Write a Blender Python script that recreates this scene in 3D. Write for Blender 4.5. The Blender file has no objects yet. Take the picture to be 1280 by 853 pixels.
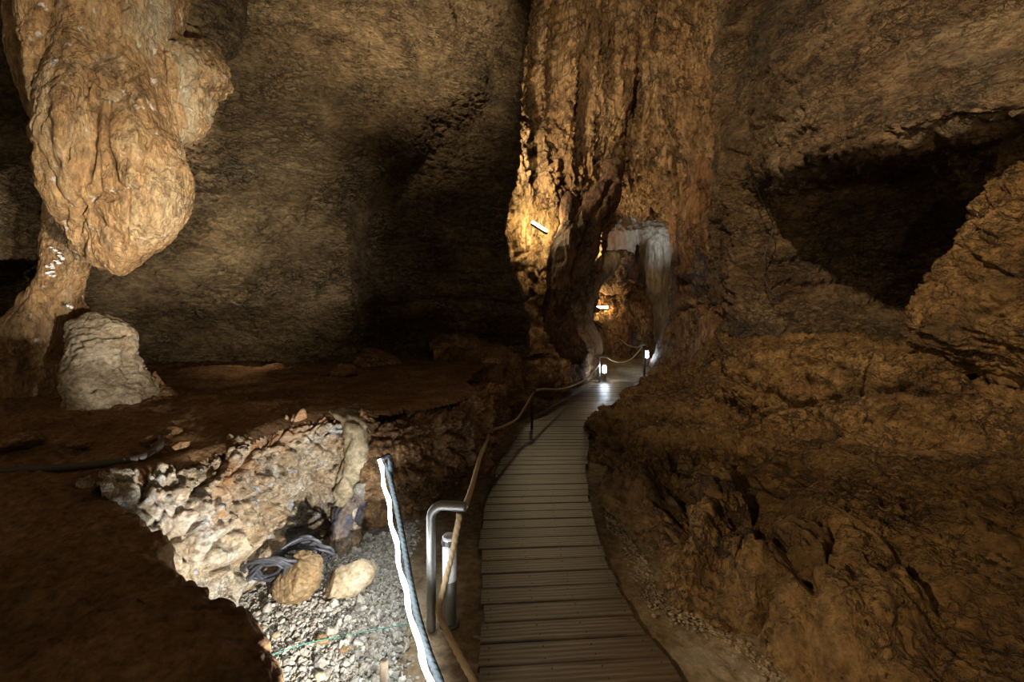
import bpy, math, random
import numpy as np
from mathutils import Vector

# ------------------------------------------------------------------ camera
F = 569.0            # focal length in pixels of the 1280x853 frame (16 mm on full frame)
CX, HY, CAMZ = 640.0, 400.0, 1.6
scene = bpy.context.scene
col = scene.collection

cam_data = bpy.data.cameras.new('camera')
cam_data.sensor_fit = 'HORIZONTAL'
cam_data.sensor_width = 36.0
cam_data.lens = 36.0 * F / 1280.0
cam_data.shift_y = -(426.5 - HY) / 1280.0
cam_data.clip_start = 0.05
cam_data.clip_end = 200
camera = bpy.data.objects.new('camera', cam_data)
camera.location = (0, 0, CAMZ)
camera.rotation_euler = (math.radians(90), 0, 0)
col.objects.link(camera)
scene.camera = camera

def P3(px, py, d):
    return ((px - CX) / F * d, d, CAMZ - (py - HY) / F * d)

def PZ(px, py, z):
    d = F * (CAMZ - z) / (py - HY)
    return ((px - CX) / F * d, d, z)

# ------------------------------------------------------------------ world, view, lights
scene.view_settings.view_transform = 'Standard'
scene.view_settings.look = 'None'
scene.view_settings.gamma = 1.0
scene.view_settings.use_curve_mapping = False
scene.view_settings.exposure = 0.0
scene.cycles.max_bounces = 4
scene.cycles.diffuse_bounces = 3
scene.cycles.glossy_bounces = 2

world = bpy.data.worlds.new('cave_air')
scene.world = world
world.use_nodes = True
world.node_tree.nodes['Background'].inputs['Color'].default_value = (1.0, 0.78, 0.5, 1)
world.node_tree.nodes['Background'].inputs['Strength'].default_value = 0.17

def spot(name, loc, target, power, color, angle, blend=1.0, radius=0.15):
    l = bpy.data.lights.new(name, 'SPOT')
    l.energy = power; l.color = color
    l.spot_size = math.radians(angle); l.spot_blend = blend
    l.shadow_soft_size = radius
    o = bpy.data.objects.new(name, l)
    o.location = loc
    v = Vector(target) - Vector(loc)
    o.rotation_euler = v.to_track_quat('-Z', 'Y').to_euler()
    col.objects.link(o)
    return o

def point(name, loc, power, color, radius=0.1):
    l = bpy.data.lights.new(name, 'POINT')
    l.energy = power; l.color = color; l.shadow_soft_size = radius
    o = bpy.data.objects.new(name, l); o.location = loc
    col.objects.link(o)
    return o

WARM = (1.0, 0.80, 0.56)
AMBER = (1.0, 0.77, 0.48)
SOFT = (1.0, 0.86, 0.66)
spot('ceiling_flood_right', (0.2, 1.6, 6.6), (4.2, 5.4, 4.0), 2100, WARM, 84, 1.0, 0.10)
spot('path_side_flood', (-1.1, 0.3, 1.75), (2.9, 2.7, 0.3), 330, AMBER, 66, 1.0, 0.05)
spot('hollow_fill', (3.6, 2.0, 3.2), (5.0, 8.2, 1.9), 200, AMBER, 60, 1.0, 0.05)  # unseen fill added to lift the dark hollow
spot('ceiling_flood_left', (-4.0, 3.8, 6.6), (-2.6, 6.0, 3.9), 1700, WARM, 66, 1.0, 0.10)
spot('left_wall_fill', (0.9, 0.5, 1.15), (-3.7, 5.7, 2.9), 760, SOFT, 38, 0.6, 0.05)  # added frontal fill for the middle of the left wall
spot('left_niche_fill', (-4.1, 2.5, 2.2), (-4.9, 4.7, 2.5), 45, SOFT, 50, 1.0, 0.05)  # unseen spot put in to brighten the wall left of the stalactite
spot('overhead_fill_middle', (0.6, 2.6, 6.9), (-1.5, 6.4, 6.3), 2000, WARM, 56, 1.0, 0.10)  # extra unseen overhead fill so the recess top is not black
spot('stalactite_fill', (0.7, 0.3, 1.0), (-2.75, 3.4, 3.15), 960, SOFT, 40, 0.35, 0.04)  # added spot, out of view, that brightens the stalactite
spot('stump_fill', (0.25, 0.9, 0.78), (-2.9, 3.45, 1.22), 380, (1.0, 0.94, 0.84), 11, 0.5, 0.02)  # narrow unseen fill added because the stump stays dark otherwise
spot('pit_fill', (-0.33, 1.2, 0.34), (-1.8, 2.6, 0.55), 250, (1.0, 0.97, 0.94), 76, 0.7, 0.02)  # added out-of-view fill brightening the broken face like a longer strip
spot('back_wall_flood', P3(628, 200, 10.6), P3(800, 90, 13.5), 620, WARM, 150, 0.8, 0.08)
spot('passage_flood', (0.9, 7.0, 7.6), (3.2, 12.5, 8.8), 1150, WARM, 74, 1.0, 0.10)
spot('far_room_cool_flood', P3(864, 262, 16.8), P3(800, 285, 20.5), 480, (0.6, 0.77, 1.0), 80, 0.8, 0.08)
spot('far_room_warm_flood', P3(700, 330, 16.0), P3(800, 350, 19), 200, WARM, 100, 0.9, 0.08)
point('far_room_cool_fill', P3(772, 296, 17.0), 14, (0.66, 0.8, 1.0), 0.08)  # invisible cool fill added for the slab behind the leaning rock
spot('arch_flood', P3(742, 325, 13.3), P3(815, 245, 14.2), 330, (1.0, 0.78, 0.5), 130, 0.9, 0.06)

# ------------------------------------------------------------------ noise in numpy
_rng = np.random.RandomState(7)
_G = _rng.normal(size=(256, 3)).astype(np.float32)
_G /= np.linalg.norm(_G, axis=1, keepdims=True)

def _hash(ix, iy, iz, seed):
    with np.errstate(over='ignore'):
        h = (ix.astype(np.uint32) * np.uint32(0x8da6b343)) ^ (iy.astype(np.uint32) * np.uint32(0xd8163841)) \
            ^ (iz.astype(np.uint32) * np.uint32(0xcb1ab31f)) ^ np.uint32((seed * 2654435761) & 0xffffffff)
        h ^= h >> np.uint32(13); h *= np.uint32(0x5bd1e995); h ^= h >> np.uint32(15)
        h *= np.uint32(0x27d4eb2d); h ^= h >> np.uint32(14)
    return h

def perlin(P, seed=0):
    P = np.asarray(P, np.float32)
    I = np.floor(P); f = P - I; I = I.astype(np.int64)
    u = f * f * f * (f * (f * 6 - 15) + 10)
    out = 0
    for dx in (0, 1):
        wx = u[:, 0] if dx else 1 - u[:, 0]
        for dy in (0, 1):
            wy = u[:, 1] if dy else 1 - u[:, 1]
            for dz in (0, 1):
                wz = u[:, 2] if dz else 1 - u[:, 2]
                g = _G[_hash(I[:, 0] + dx, I[:, 1] + dy, I[:, 2] + dz, seed) & np.uint32(255)]
                dot = g[:, 0] * (f[:, 0] - dx) + g[:, 1] * (f[:, 1] - dy) + g[:, 2] * (f[:, 2] - dz)
                out = out + dot * wx * wy * wz
    return out * 1.5

def fbm(P, freq, octv=4, seed=0, gain=0.5):
    Q = np.asarray(P, np.float32) * np.asarray(freq, np.float32)
    a, s = 1.0, 0
    for o in range(octv):
        s = s + a * perlin(Q, seed + o * 17); Q = Q * 2.03 + 7.7; a *= gain
    return s

def ridged(P, freq, octv=3, seed=0, gain=0.5):
    Q = np.asarray(P, np.float32) * np.asarray(freq, np.float32)
    a, s = 1.0, 0
    for o in range(octv):
        s = s + a * (1 - 2 * np.abs(perlin(Q, seed + o * 17))); Q = Q * 2.03 + 3.3; a *= gain
    return s

def warp(P, freq, amp, seed=50):
    P = np.asarray(P, np.float32)
    return P + amp * np.stack([fbm(P, freq, 2, seed), fbm(P, freq, 2, seed + 1), fbm(P, freq, 2, seed + 2)], 1)

def worley(P, freq, seed=0):
    Q = np.asarray(P, np.float32) * np.asarray(freq, np.float32)
    I = np.floor(Q).astype(np.int64); f = Q - I
    F1 = np.full(len(Q), 9.0, np.float32); F2 = F1.copy(); ID = np.zeros(len(Q), np.float32)
    for dx in (-1, 0, 1):
        for dy in (-1, 0, 1):
            for dz in (-1, 0, 1):
                h = _hash(I[:, 0] + dx, I[:, 1] + dy, I[:, 2] + dz, seed)
                px = (h & np.uint32(1023)).astype(np.float32) / 1023
                py = ((h >> np.uint32(10)) & np.uint32(1023)).astype(np.float32) / 1023
                pz = ((h >> np.uint32(20)) & np.uint32(1023)).astype(np.float32) / 1023
                d = (dx + px - f[:, 0]) ** 2 + (dy + py - f[:, 1]) ** 2 + (dz + pz - f[:, 2]) ** 2
                closer = d < F1
                F2 = np.where(closer, F1, np.minimum(F2, d))
                F1 = np.where(closer, d, F1)
                ID = np.where(closer, (h & np.uint32(0xffff)).astype(np.float32) / 65535, ID)
    return np.sqrt(F1), np.sqrt(F2), ID

def sst(a, b, x):
    t = np.clip((x - a) / (b - a), 0, 1)
    return t * t * (3 - 2 * t)

def crackle(P, freq, width, seed):
    F1, F2, ID = worley(P, freq, seed)
    return sst(0, width, F2 - F1) - 1.0, F1, ID       # -1 in the crack, 0 outside

# ------------------------------------------------------------------ displacement recipes (metres along the normal)
def disp_wrinkled(P):
    W = warp(P, (1.3, 1.3, 2.5), 0.16, 3)
    m = 0.55 + 0.45 * np.clip(fbm(P, 0.8, 2, 91) * 2, -1, 1)
    c1, _, _ = crackle(W, (2.6, 2.6, 7.5), 0.16, 5)
    c2, _, _ = crackle(W, (6.5, 6.5, 15), 0.2, 6)
    return 0.16 * fbm(P, (0.5, 0.5, 0.45), 3, 1) + 0.03 * fbm(P, (2, 2, 5), 3, 2) + 0.045 * c1 * m + 0.030 * c2 * (0.4 + 0.6 * m) \
        + 0.022 * fbm(P, 11, 4, 4, 0.6)

def disp_fluted(P):
    W = warp(P, (0.8, 0.8, 0.5), 0.35, 13)
    c1, f1, i1 = crackle(W, (2.2, 2.2, 1.1), 0.25, 15)
    c2, f2, i2 = crackle(W, (5, 5, 3.5), 0.3, 16)
    r = ridged(W, (1.15, 1.15, 0.16), 2, 11)
    return 0.20 * r + 0.12 * fbm(P, (1.2, 1.2, 0.5), 3, 12) + 0.11 * c1 + 0.07 * c2 + 0.05 * (i2 - 0.5) + 0.05 * fbm(P, 6, 4, 14, 0.6)

def disp_drapery(P):
    W = warp(P, (0.8, 0.8, 0.4), 0.25, 23)
    r = ridged(W, (2.2, 2.2, 0.14), 3, 21)
    return 0.12 * r + 0.10 * fbm(P, (1.5, 1.5, 0.6), 3, 22) + 0.02 * fbm(P, 8, 3, 24)

def disp_lumpy(P):
    W = warp(P, 1.2, 0.28, 33)
    c1, f1, _ = crackle(W, (1.7, 1.3, 1.9), 0.22, 35)
    c2, f2, _ = crackle(W, (4.6, 3.6, 5.5), 0.28, 36)
    m = 0.5 + 0.5 * np.clip(fbm(P, 0.9, 2, 37) * 2.2, -1, 1)
    c3, f3, _ = crackle(W, (12, 12, 16), 0.35, 38)
    return 0.10 * c1 - 0.16 * f1 * f1 + 0.050 * c2 * (0.35 + 0.65 * m) - 0.045 * f2 * m + 0.018 * c3 * (1 - 0.5 * m) \
        + 0.10 * fbm(P, 0.9, 3, 31) + 0.034 * fbm(P, 6, 5, 32, 0.66) + 0.018 * ridged(W, (3.2, 3.2, 4.2), 3, 39, 0.6)

def disp_pitted(P):
    W = warp(P, 8, 0.05, 43)
    F1, F2, _ = worley(W, (20, 20, 20), 45)
    return -0.055 * sst(0.42, 0.12, F1) + 0.05 * fbm(P, 3, 3, 41) + 0.022 * fbm(P, 11, 4, 42, 0.65)

def disp_rightwall(P):
    W = warp(P, 0.9, 0.35, 63)
    c1, f1, _ = crackle(W, (0.9, 0.9, 1.3), 0.14, 65)
    c2, f2, _ = crackle(W, (4.0, 4.0, 6.5), 0.3, 66)
    return 0.22 * fbm(P, (0.6, 0.6, 0.9), 4, 61) + 0.07 * c1 + 0.03 * c2 + 0.05 * ridged(W, (1.4, 1.4, 3.2), 3, 64) \
        + 0.030 * fbm(P, 8, 5, 62, 0.6)

def disp_broken(P):
    W = warp(P, 4, 0.07, 73)
    c1, f1, i1 = crackle(W, (4.2, 4.2, 4.6), 0.2, 75)
    c2, f2, i2 = crackle(W, (12, 12, 13), 0.3, 76)
    c3, f3, i3 = crackle(W, (30, 30, 30), 0.4, 77)
    m = sst(-0.25, 0.3, fbm(P, 2.0, 2, 78))
    return 0.07 * c1 + 0.07 * (i1 - 0.5) * (c1 + 1) + (0.035 * c2 + 0.04 * (i2 - 0.5) * (c2 + 1)) * (0.4 + 0.6 * m) + (0.010 * c3 + 0.012 * (i3 - 0.5)) * m \
        + 0.07 * fbm(P, 2.2, 3, 71) + 0.012 * fbm(P, 28, 3, 72)

def disp_breccia(P):
    W = warp(P, 3, 0.08, 73)
    c1, f1, i1 = crackle(W, (5, 5, 5.5), 0.25, 75)
    c2, f2, i2 = crackle(W, (15, 15, 15), 0.4, 76)
    return 0.055 * c1 + 0.06 * (i1 - 0.5) * sst(0, 0.2, -0.0 + (c1 + 1)) + 0.022 * c2 + 0.02 * (i2 - 0.5) + 0.07 * fbm(P, 2.2, 3, 71) \
        + 0.010 * fbm(P, 40, 2, 72)

def disp_dirt(P):
    F1, F2, i = worley(P, (16, 16, 10), 85)
    return 0.035 * fbm(P, 1.8, 4, 81) + 0.012 * fbm(P, 14, 3, 82) + 0.022 * sst(0.5, 0.1, F1) * (i > 0.72)

def disp_drip(P):
    W = warp(P, (1.5, 1.5, 0.8), 0.10, 103)
    r = ridged(W, (3.0, 3.0, 0.45), 2, 101)
    c1, f1, _ = crackle(W, (4.5, 4.5, 2.2), 0.16, 105)
    c2, f2, _ = crackle(W, (13, 13, 8), 0.35, 106)
    return 0.045 * r + 0.035 * c1 * sst(-0.3, 0.4, fbm(P, 1.3, 2, 107)) + 0.008 * c2 + 0.05 * fbm(P, 1.6, 3, 102) + 0.008 * fbm(P, 22, 3, 104)

def disp_porous(P):
    W = warp(P, 4, 0.05, 113)
    F1, F2, i = worley(W, (9, 9, 11), 115)
    hole = sst(0.34, 0.12, F1) * (i > 0.45)
    c2, _, _ = crackle(W, (10, 10, 18), 0.4, 116)
    return 0.08 * fbm(P, 1.7, 3, 111) - 0.045 * hole + 0.014 * c2 + 0.010 * fbm(P, 20, 3, 112)

# ------------------------------------------------------------------ mesh helpers
def link_mesh(name, V, faces, mat, parent=None, smooth=True, uv=None):
    """V (n,3) array; faces (m,3|4) int array."""
    V = np.asarray(V, np.float32); faces = np.asarray(faces, np.int32)
    me = bpy.data.meshes.new(name)
    n, m, k = len(V), len(faces), faces.shape[1]
    me.vertices.add(n); me.vertices.foreach_set('co', V.ravel())
    me.loops.add(m * k); me.loops.foreach_set('vertex_index', faces.ravel())
    me.polygons.add(m)
    me.polygons.foreach_set('loop_start', np.arange(0, m * k, k, dtype=np.int32))
    me.polygons.foreach_set('loop_total', np.full(m, k, np.int32))
    me.polygons.foreach_set('use_smooth', np.full(m, smooth, bool))
    if uv is not None:
        l = me.uv_layers.new(name='UVMap')
        l.data.foreach_set('uv', np.asarray(uv, np.float32)[faces.ravel()].ravel())
    me.update(calc_edges=True); me.validate()
    me.materials.append(mat)
    o = bpy.data.objects.new(name, me)
    col.objects.link(o)
    if parent is not None:
        o.parent = parent
        o.matrix_parent_inverse = parent.matrix_basis.inverted()
    return o

def tag(o, label=None, cat=None, group=None, kind=None):
    if label: o['label'] = label
    if cat: o['category'] = cat
    if group: o['group'] = group
    if kind: o['kind'] = kind
    return o

def thing(name, loc, label, cat, group=None):
    o = bpy.data.objects.new(name, None)
    o.location = loc; o.empty_display_size = 0.1
    col.objects.link(o)
    return tag(o, label, cat, group)

def catmull(A, counts, closed=False):
    """Catmull-Rom through axis 0 of A with counts[i] samples in segment i."""
    A = np.asarray(A, float); n = len(A); out = []
    segs = n if closed else n - 1
    for i in range(segs):
        if closed:
            p0, p1, p2, p3 = A[(i - 1) % n], A[i], A[(i + 1) % n], A[(i + 2) % n]
        else:
            p1, p2 = A[i], A[i + 1]
            p0 = A[i - 1] if i else 2 * p1 - p2
            p3 = A[i + 2] if i + 2 < n else 2 * p2 - p1
        t = np.linspace(0, 1, counts[i], endpoint=False).reshape((-1,) + (1,) * (A.ndim - 1))
        out.append(0.5 * ((2 * p1) + (-p0 + p2) * t + (2 * p0 - 5 * p1 + 4 * p2 - p3) * t ** 2 + (-p0 + 3 * p1 - 3 * p2 + p3) * t ** 3))
    if not closed: out.append(A[-1:])
    return np.concatenate(out, 0)

STEP = 1.7      # target spacing of mesh samples, pixels of the frame

def seg_counts(ctrl2d, step):
    """ctrl2d (n, m, 2) in pixels: samples per segment along axis 0."""
    c = np.clip(ctrl2d, [-120, -120], [1400, 973])
    L = np.linalg.norm(np.diff(c, axis=0), axis=2)
    L = 0.6 * L.max(axis=1) + 0.4 * L.mean(axis=1)
    return [int(max(4, math.ceil(l / step))) for l in L]

def to_px(P):
    d = np.maximum(P[:, 1], 0.05)
    return CX + F * P[:, 0] / d, HY - F * (P[:, 2] - CAMZ) / d

def grid_normals(G):
    du = np.gradient(G, axis=1); dv = np.gradient(G, axis=0)
    N = np.cross(du, dv)
    return N / np.maximum(np.linalg.norm(N, axis=2, keepdims=True), 1e-9)

def poly_dist(x, y, pts):
    best = np.full(x.shape, 1e9)
    for (ax, ay), (bx, by) in zip(pts[:-1], pts[1:]):
        vx, vy = bx - ax, by - ay
        t = np.clip(((x - ax) * vx + (y - ay) * vy) / (vx * vx + vy * vy + 1e-9), 0, 1)
        best = np.minimum(best, np.hypot(x - ax - t * vx, y - ay - t * vy))
    return best

def sculpt(P, feats, grooves):
    """Hand-placed hollows (negative) and swellings (positive), read off at their bearings from the viewpoint."""
    x, y = to_px(P)
    s = np.zeros(len(P))
    for (cx, cy, sx, sy, rot, amp) in feats:
        c, si = math.cos(math.radians(rot)), math.sin(math.radians(rot))
        u = ((x - cx) * c + (y - cy) * si) / sx; v = (-(x - cx) * si + (y - cy) * c) / sy
        s += amp * np.exp(-(u * u + v * v) ** 1.5)
    for pts, w, depth in grooves:
        wob = 1 + 0.8 * fbm(P, 9, 2, 300)
        d = poly_dist(x + 2.0 * w * 0.5 * fbm(P, 5, 2, 301), y + w * fbm(P, 5, 2, 302), pts)
        s -= depth * np.exp(-(d / (w * np.clip(wob, 0.35, 2))) ** 2)
    return s

def surface(name, G, disp, mat, feats=(), grooves=(), parent=None, closed_u=False, facing=None, edge_fade=False, extra=None):
    """G (r,c,3) smooth grid of world points -> displaced mesh."""
    r, c, _ = G.shape
    if closed_u:
        Gp = np.concatenate([G[:, -1:], G, G[:, :1]], 1)
        N = grid_normals(Gp)[:, 1:-1]
    else:
        N = grid_normals(G)
    P = G.reshape(-1, 3); N = N.reshape(-1, 3)
    if closed_u:
        ctr = np.repeat(G.mean(axis=1, keepdims=True), c, 1).reshape(-1, 3)
        s = np.sign(np.sum(N * (P - ctr)))
    else:
        view = np.array([0, 0, CAMZ]) - P
        view /= np.linalg.norm(view, axis=1, keepdims=True)
        s = np.sign(np.sum(np.sum(N * view, 1))) if facing is None else np.sign(np.sum(N * np.asarray(facing)))
    N = N * (s if s else 1)
    D = disp(P)
    if feats or grooves: D = D + sculpt(P, feats, grooves)
    if extra is not None: D = D + extra(P)
    Vv = P + N * D[:, None]
    idx = np.arange(r * c).reshape(r, c)
    if closed_u:
        idx = np.concatenate([idx, idx[:, :1]], 1)
    a, b, cc, d = idx[:-1, :-1].ravel(), idx[:-1, 1:].ravel(), idx[1:, 1:].ravel(), idx[1:, :-1].ravel()
    faces = np.stack([a, b, cc, d], 1)
    if s < 0: faces = faces[:, ::-1]
    return link_mesh(name, Vv, faces, mat, parent)

def patch(name, rows, disp, mat, step=STEP, **k):
    """rows: list of rows of control points (px, py, depth)."""
    R = np.asarray(rows, float)
    W = np.stack([(R[..., 0] - CX) / F * R[..., 2], R[..., 2], CAMZ - (R[..., 1] - HY) / F * R[..., 2]], -1)
    px = R[..., :2]
    A = catmull(W, seg_counts(px, step))
    B = catmull(A.transpose(1, 0, 2), seg_counts(px.transpose(1, 0, 2), step)).transpose(1, 0, 2)
    return surface(name, B, disp, mat, **k)

def wall_fn(name, xs, ys, dfn, disp, mat, **k):
    X, Y = np.meshgrid(np.asarray(xs, float), np.asarray(ys, float))
    D = dfn(X, Y)
    G = np.stack([(X - CX) / F * D, D, CAMZ - (Y - HY) / F * D], -1)
    return surface(name, G, disp, mat, **k)

def column(name, rings, disp, mat, seg=None, step=STEP, cap=True, **k):
    """rings: (left px, right px, py, depth, thickness m) from top to bottom -> closed rock body."""
    pts = []
    for (l, r, y, d, th) in rings:
        c = P3((l + r) / 2, y, d)
        pts.append((c[0], c[1], c[2], (r - l) / 2 / F * d, th / 2))
    pts = np.asarray(pts)
    cnt = [max(4, int(abs(b[2] - a[2]) / step)) for a, b in zip(rings[:-1], rings[1:])]
    C = catmull(pts, cnt)
    C[:, 3:] = np.maximum(C[:, 3:], 0.004)
    if seg is None:
        seg = int(max(40, math.pi * 1.2 * max(r[1] - r[0] for r in rings) / step))
    a = np.linspace(0, 2 * math.pi, seg, endpoint=False)
    G = np.stack([C[:, :1] + C[:, 3:4] * np.cos(a), C[:, 1:2] + C[:, 4:5] * np.sin(a), np.repeat(C[:, 2:3], seg, 1)], -1)
    if cap:
        top = np.repeat(G[:1].mean(axis=1, keepdims=True), seg, 1) * 0.98 + G[:1] * 0.02
        bot = np.repeat(G[-1:].mean(axis=1, keepdims=True), seg, 1) * 0.98 + G[-1:] * 0.02
        G = np.concatenate([top, G, bot], 0)
    return surface(name, G, disp, mat, closed_u=True, **k)

_ico = {}
def ico(n):
    if n in _ico: return _ico[n]
    import bmesh
    bm = bmesh.new(); bmesh.ops.create_icosphere(bm, subdivisions=n, radius=1.0)
    V = np.array([v.co[:] for v in bm.verts]); Fc = np.array([[v.index for v in f.verts] for f in bm.faces]); bm.free()
    _ico[n] = (V, Fc); return _ico[n]

def boulder(name, center, radii, seed, mat, label=None, cat=None, group=None, sub=5, rot=(0, 0, 0), cuts=7, rough=1.0, parent=None, round_=0.5, kind=None):
    """A rock with flattened facets. center = middle of the rock."""
    V, Fc = ico(sub); r = random.Random(seed)
    V = V.copy()
    for i in range(cuts):
        n = np.array([r.gauss(0, 1), r.gauss(0, 1), r.gauss(0, 1)]); n /= np.linalg.norm(n)
        h = r.uniform(0.55, 0.85); dd = V @ n
        over = np.maximum(dd - h, 0)
        V -= n * (over * (1 - 0.25 * round_))[:, None]
    Vn = V / np.linalg.norm(V, axis=1, keepdims=True)
    S = V * np.asarray(radii)
    sc = min(radii)
    Q = S + seed * 3.1
    d = sc * rough * (0.16 * fbm(Q, 1.1 / sc, 3, seed) + 0.05 * fbm(Q, 4 / sc, 3, seed + 1))
    c, _, _ = crackle(Q, 1.6 / sc, 0.2, seed + 2)
    S = S + Vn * (d + 0.06 * rough * sc * c)[:, None]
    o = link_mesh(name, S, Fc, mat)
    o.location = center; o.rotation_euler = rot
    if parent is not None:
        o.parent = parent; o.matrix_parent_inverse = parent.matrix_basis.inverted()
    return tag(o, label, cat, group, kind)

def tube_verts(path, rad, seg=16, twist=None, cap=True):
    """path (n,3), rad scalar or array. Returns verts, quads. twist=(strands, turns per metre, depth)."""
    path = np.asarray(path, float); n = len(path)
    rad = np.broadcast_to(np.asarray(rad, float), (n,))
    T = np.gradient(path, axis=0); T /= np.maximum(np.linalg.norm(T, axis=1, keepdims=True), 1e-9)
    up = np.array([0, 0, 1.0]) if abs(T[0][2]) < 0.9 else np.array([1.0, 0, 0])
    U = np.zeros_like(path)
    u = np.cross(T[0], up); u /= np.linalg.norm(u); U[0] = u
    for i in range(1, n):
        u = u - T[i] * np.dot(u, T[i]); u /= max(np.linalg.norm(u), 1e-9); U[i] = u
    W = np.cross(T, U)
    s = np.concatenate([[0], np.cumsum(np.linalg.norm(np.diff(path, axis=0), axis=1))])
    a = np.linspace(0, 2 * math.pi, seg, endpoint=False)
    R = np.repeat(rad[:, None], seg, 1)
    if twist:
        k, tpm, dep = twist
        R = R * (1 - dep + dep * np.abs(np.cos(k / 2 * (a[None, :] + 2 * math.pi * tpm * s[:, None]))))
    G = path[:, None] + U[:, None] * (R * np.cos(a))[..., None] + W[:, None] * (R * np.sin(a))[..., None]
    if cap:
        G = np.concatenate([np.repeat(path[:1, None], seg, 1) + 1e-4 * (G[:1] - path[:1, None]), G, np.repeat(path[-1:, None], seg, 1) + 1e-4 * (G[-1:] - path[-1:, None])], 0)
    r, c, _ = G.shape
    idx = np.arange(r * c).reshape(r, c); idx = np.concatenate([idx, idx[:, :1]], 1)
    fc = np.stack([idx[:-1, :-1].ravel(), idx[:-1, 1:].ravel(), idx[1:, 1:].ravel(), idx[1:, :-1].ravel()], 1)
    return G.reshape(-1, 3), fc

def resample(pts, step):
    C = catmull(np.asarray(pts, float), [24] * (len(pts) - 1))
    s = np.concatenate([[0], np.cumsum(np.linalg.norm(np.diff(C, axis=0), axis=1))])
    q = np.linspace(0, s[-1], max(3, int(s[-1] / step)))
    return np.stack([np.interp(q, s, C[:, i]) for i in range(3)], 1)

def tube(name, pts, rad, mat, parent=None, step=0.02, seg=16, twist=None, smooth_path=True):
    path = resample(pts, step) if smooth_path else np.asarray(pts, float)
    V, fc = tube_verts(path, rad, seg, twist)
    return link_mesh(name, V, fc, mat, parent)

def lathe(name, base, profile, mat, parent=None, seg=40):
    """profile: list of (radius, z) revolved round the vertical through base."""
    pr = np.asarray(profile, float); a = np.linspace(0, 2 * math.pi, seg, endpoint=False)
    G = np.stack([base[0] + pr[:, :1] * np.cos(a), base[1] + pr[:, :1] * np.sin(a), np.repeat(base[2] + pr[:, 1:2], seg, 1)], -1)
    idx = np.arange(len(pr) * seg).reshape(len(pr), seg); idx = np.concatenate([idx, idx[:, :1]], 1)
    fc = np.stack([idx[:-1, :-1].ravel(), idx[:-1, 1:].ravel(), idx[1:, 1:].ravel(), idx[1:, :-1].ravel()], 1)
    return link_mesh(name, G.reshape(-1, 3), fc, mat, parent, smooth=True)

def box_vf(c, s, rz=0.0):
    c = np.asarray(c, float); x, y, z = [v / 2 for v in s]
    V = np.array([[-x, -y, -z], [x, -y, -z], [x, y, -z], [-x, y, -z], [-x, -y, z], [x, -y, z], [x, y, z], [-x, y, z]])
    R = np.array([[math.cos(rz), -math.sin(rz), 0], [math.sin(rz), math.cos(rz), 0], [0, 0, 1]])
    Fq = np.array([[0, 3, 2, 1], [4, 5, 6, 7], [0, 1, 5, 4], [1, 2, 6, 5], [2, 3, 7, 6], [3, 0, 4, 7]])
    return V @ R.T + c, Fq

# ------------------------------------------------------------------ materials
def lin(h):
    h = h.lstrip('#'); v = [int(h[i:i + 2], 16) / 255 for i in (0, 2, 4)]
    return tuple((x / 12.92 if x <= 0.04045 else ((x + 0.055) / 1.055) ** 2.4) for x in v) + (1,)

def new_mat(name):
    m = bpy.data.materials.new(name); m.use_nodes = True
    nt = m.node_tree; b = nt.nodes['Principled BSDF']
    return m, nt, b

def _noise(nt, vec, scale, detail=6, rough=0.6, dist=0.0):
    n = nt.nodes.new('ShaderNodeTexNoise'); n.inputs['Scale'].default_value = scale
    n.inputs['Detail'].default_value = detail; n.inputs['Roughness'].default_value = rough; n.inputs['Distortion'].default_value = dist
    nt.links.new(vec, n.inputs['Vector']); return n.outputs['Fac']

def _map(nt, vec, sc):
    n = nt.nodes.new('ShaderNodeMapping'); n.inputs['Scale'].default_value = sc
    nt.links.new(vec, n.inputs['Vector']); return n.outputs['Vector']

def _ramp(nt, fac, stops):
    r = nt.nodes.new('ShaderNodeValToRGB'); e = r.color_ramp.elements
    e[0].position, e[0].color = stops[0]; e[1].position, e[1].color = stops[-1]
    for p, c in stops[1:-1]:
        x = e.new(p); x.color = c
    nt.links.new(fac, r.inputs['Fac']); return r.outputs['Color']

def _mix(nt, fac, a, b, mode='MIX'):
    n = nt.nodes.new('ShaderNodeMix'); n.data_type = 'RGBA'; n.blend_type = mode
    if isinstance(fac, (int, float)): n.inputs['Factor'].default_value = fac
    else: nt.links.new(fac, n.inputs['Factor'])
    for s, v in ((n.inputs[6], a), (n.inputs[7], b)):
        if isinstance(v, tuple): s.default_value = v
        else: nt.links.new(v, s)
    return n.outputs[2]

def _math(nt, op, a, b):
    n = nt.nodes.new('ShaderNodeMath'); n.operation = op
    for s, v in zip(n.inputs, (a, b)):
        if isinstance(v, (int, float)): s.default_value = v
        else: nt.links.new(v, s)
    return n.outputs[0]

def _bump(nt, b, h, strength, dist):
    n = nt.nodes.new('ShaderNodeBump'); n.inputs['Strength'].default_value = strength; n.inputs['Distance'].default_value = dist
    nt.links.new(h, n.inputs['Height']); nt.links.new(n.outputs['Normal'], b.inputs['Normal'])

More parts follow.
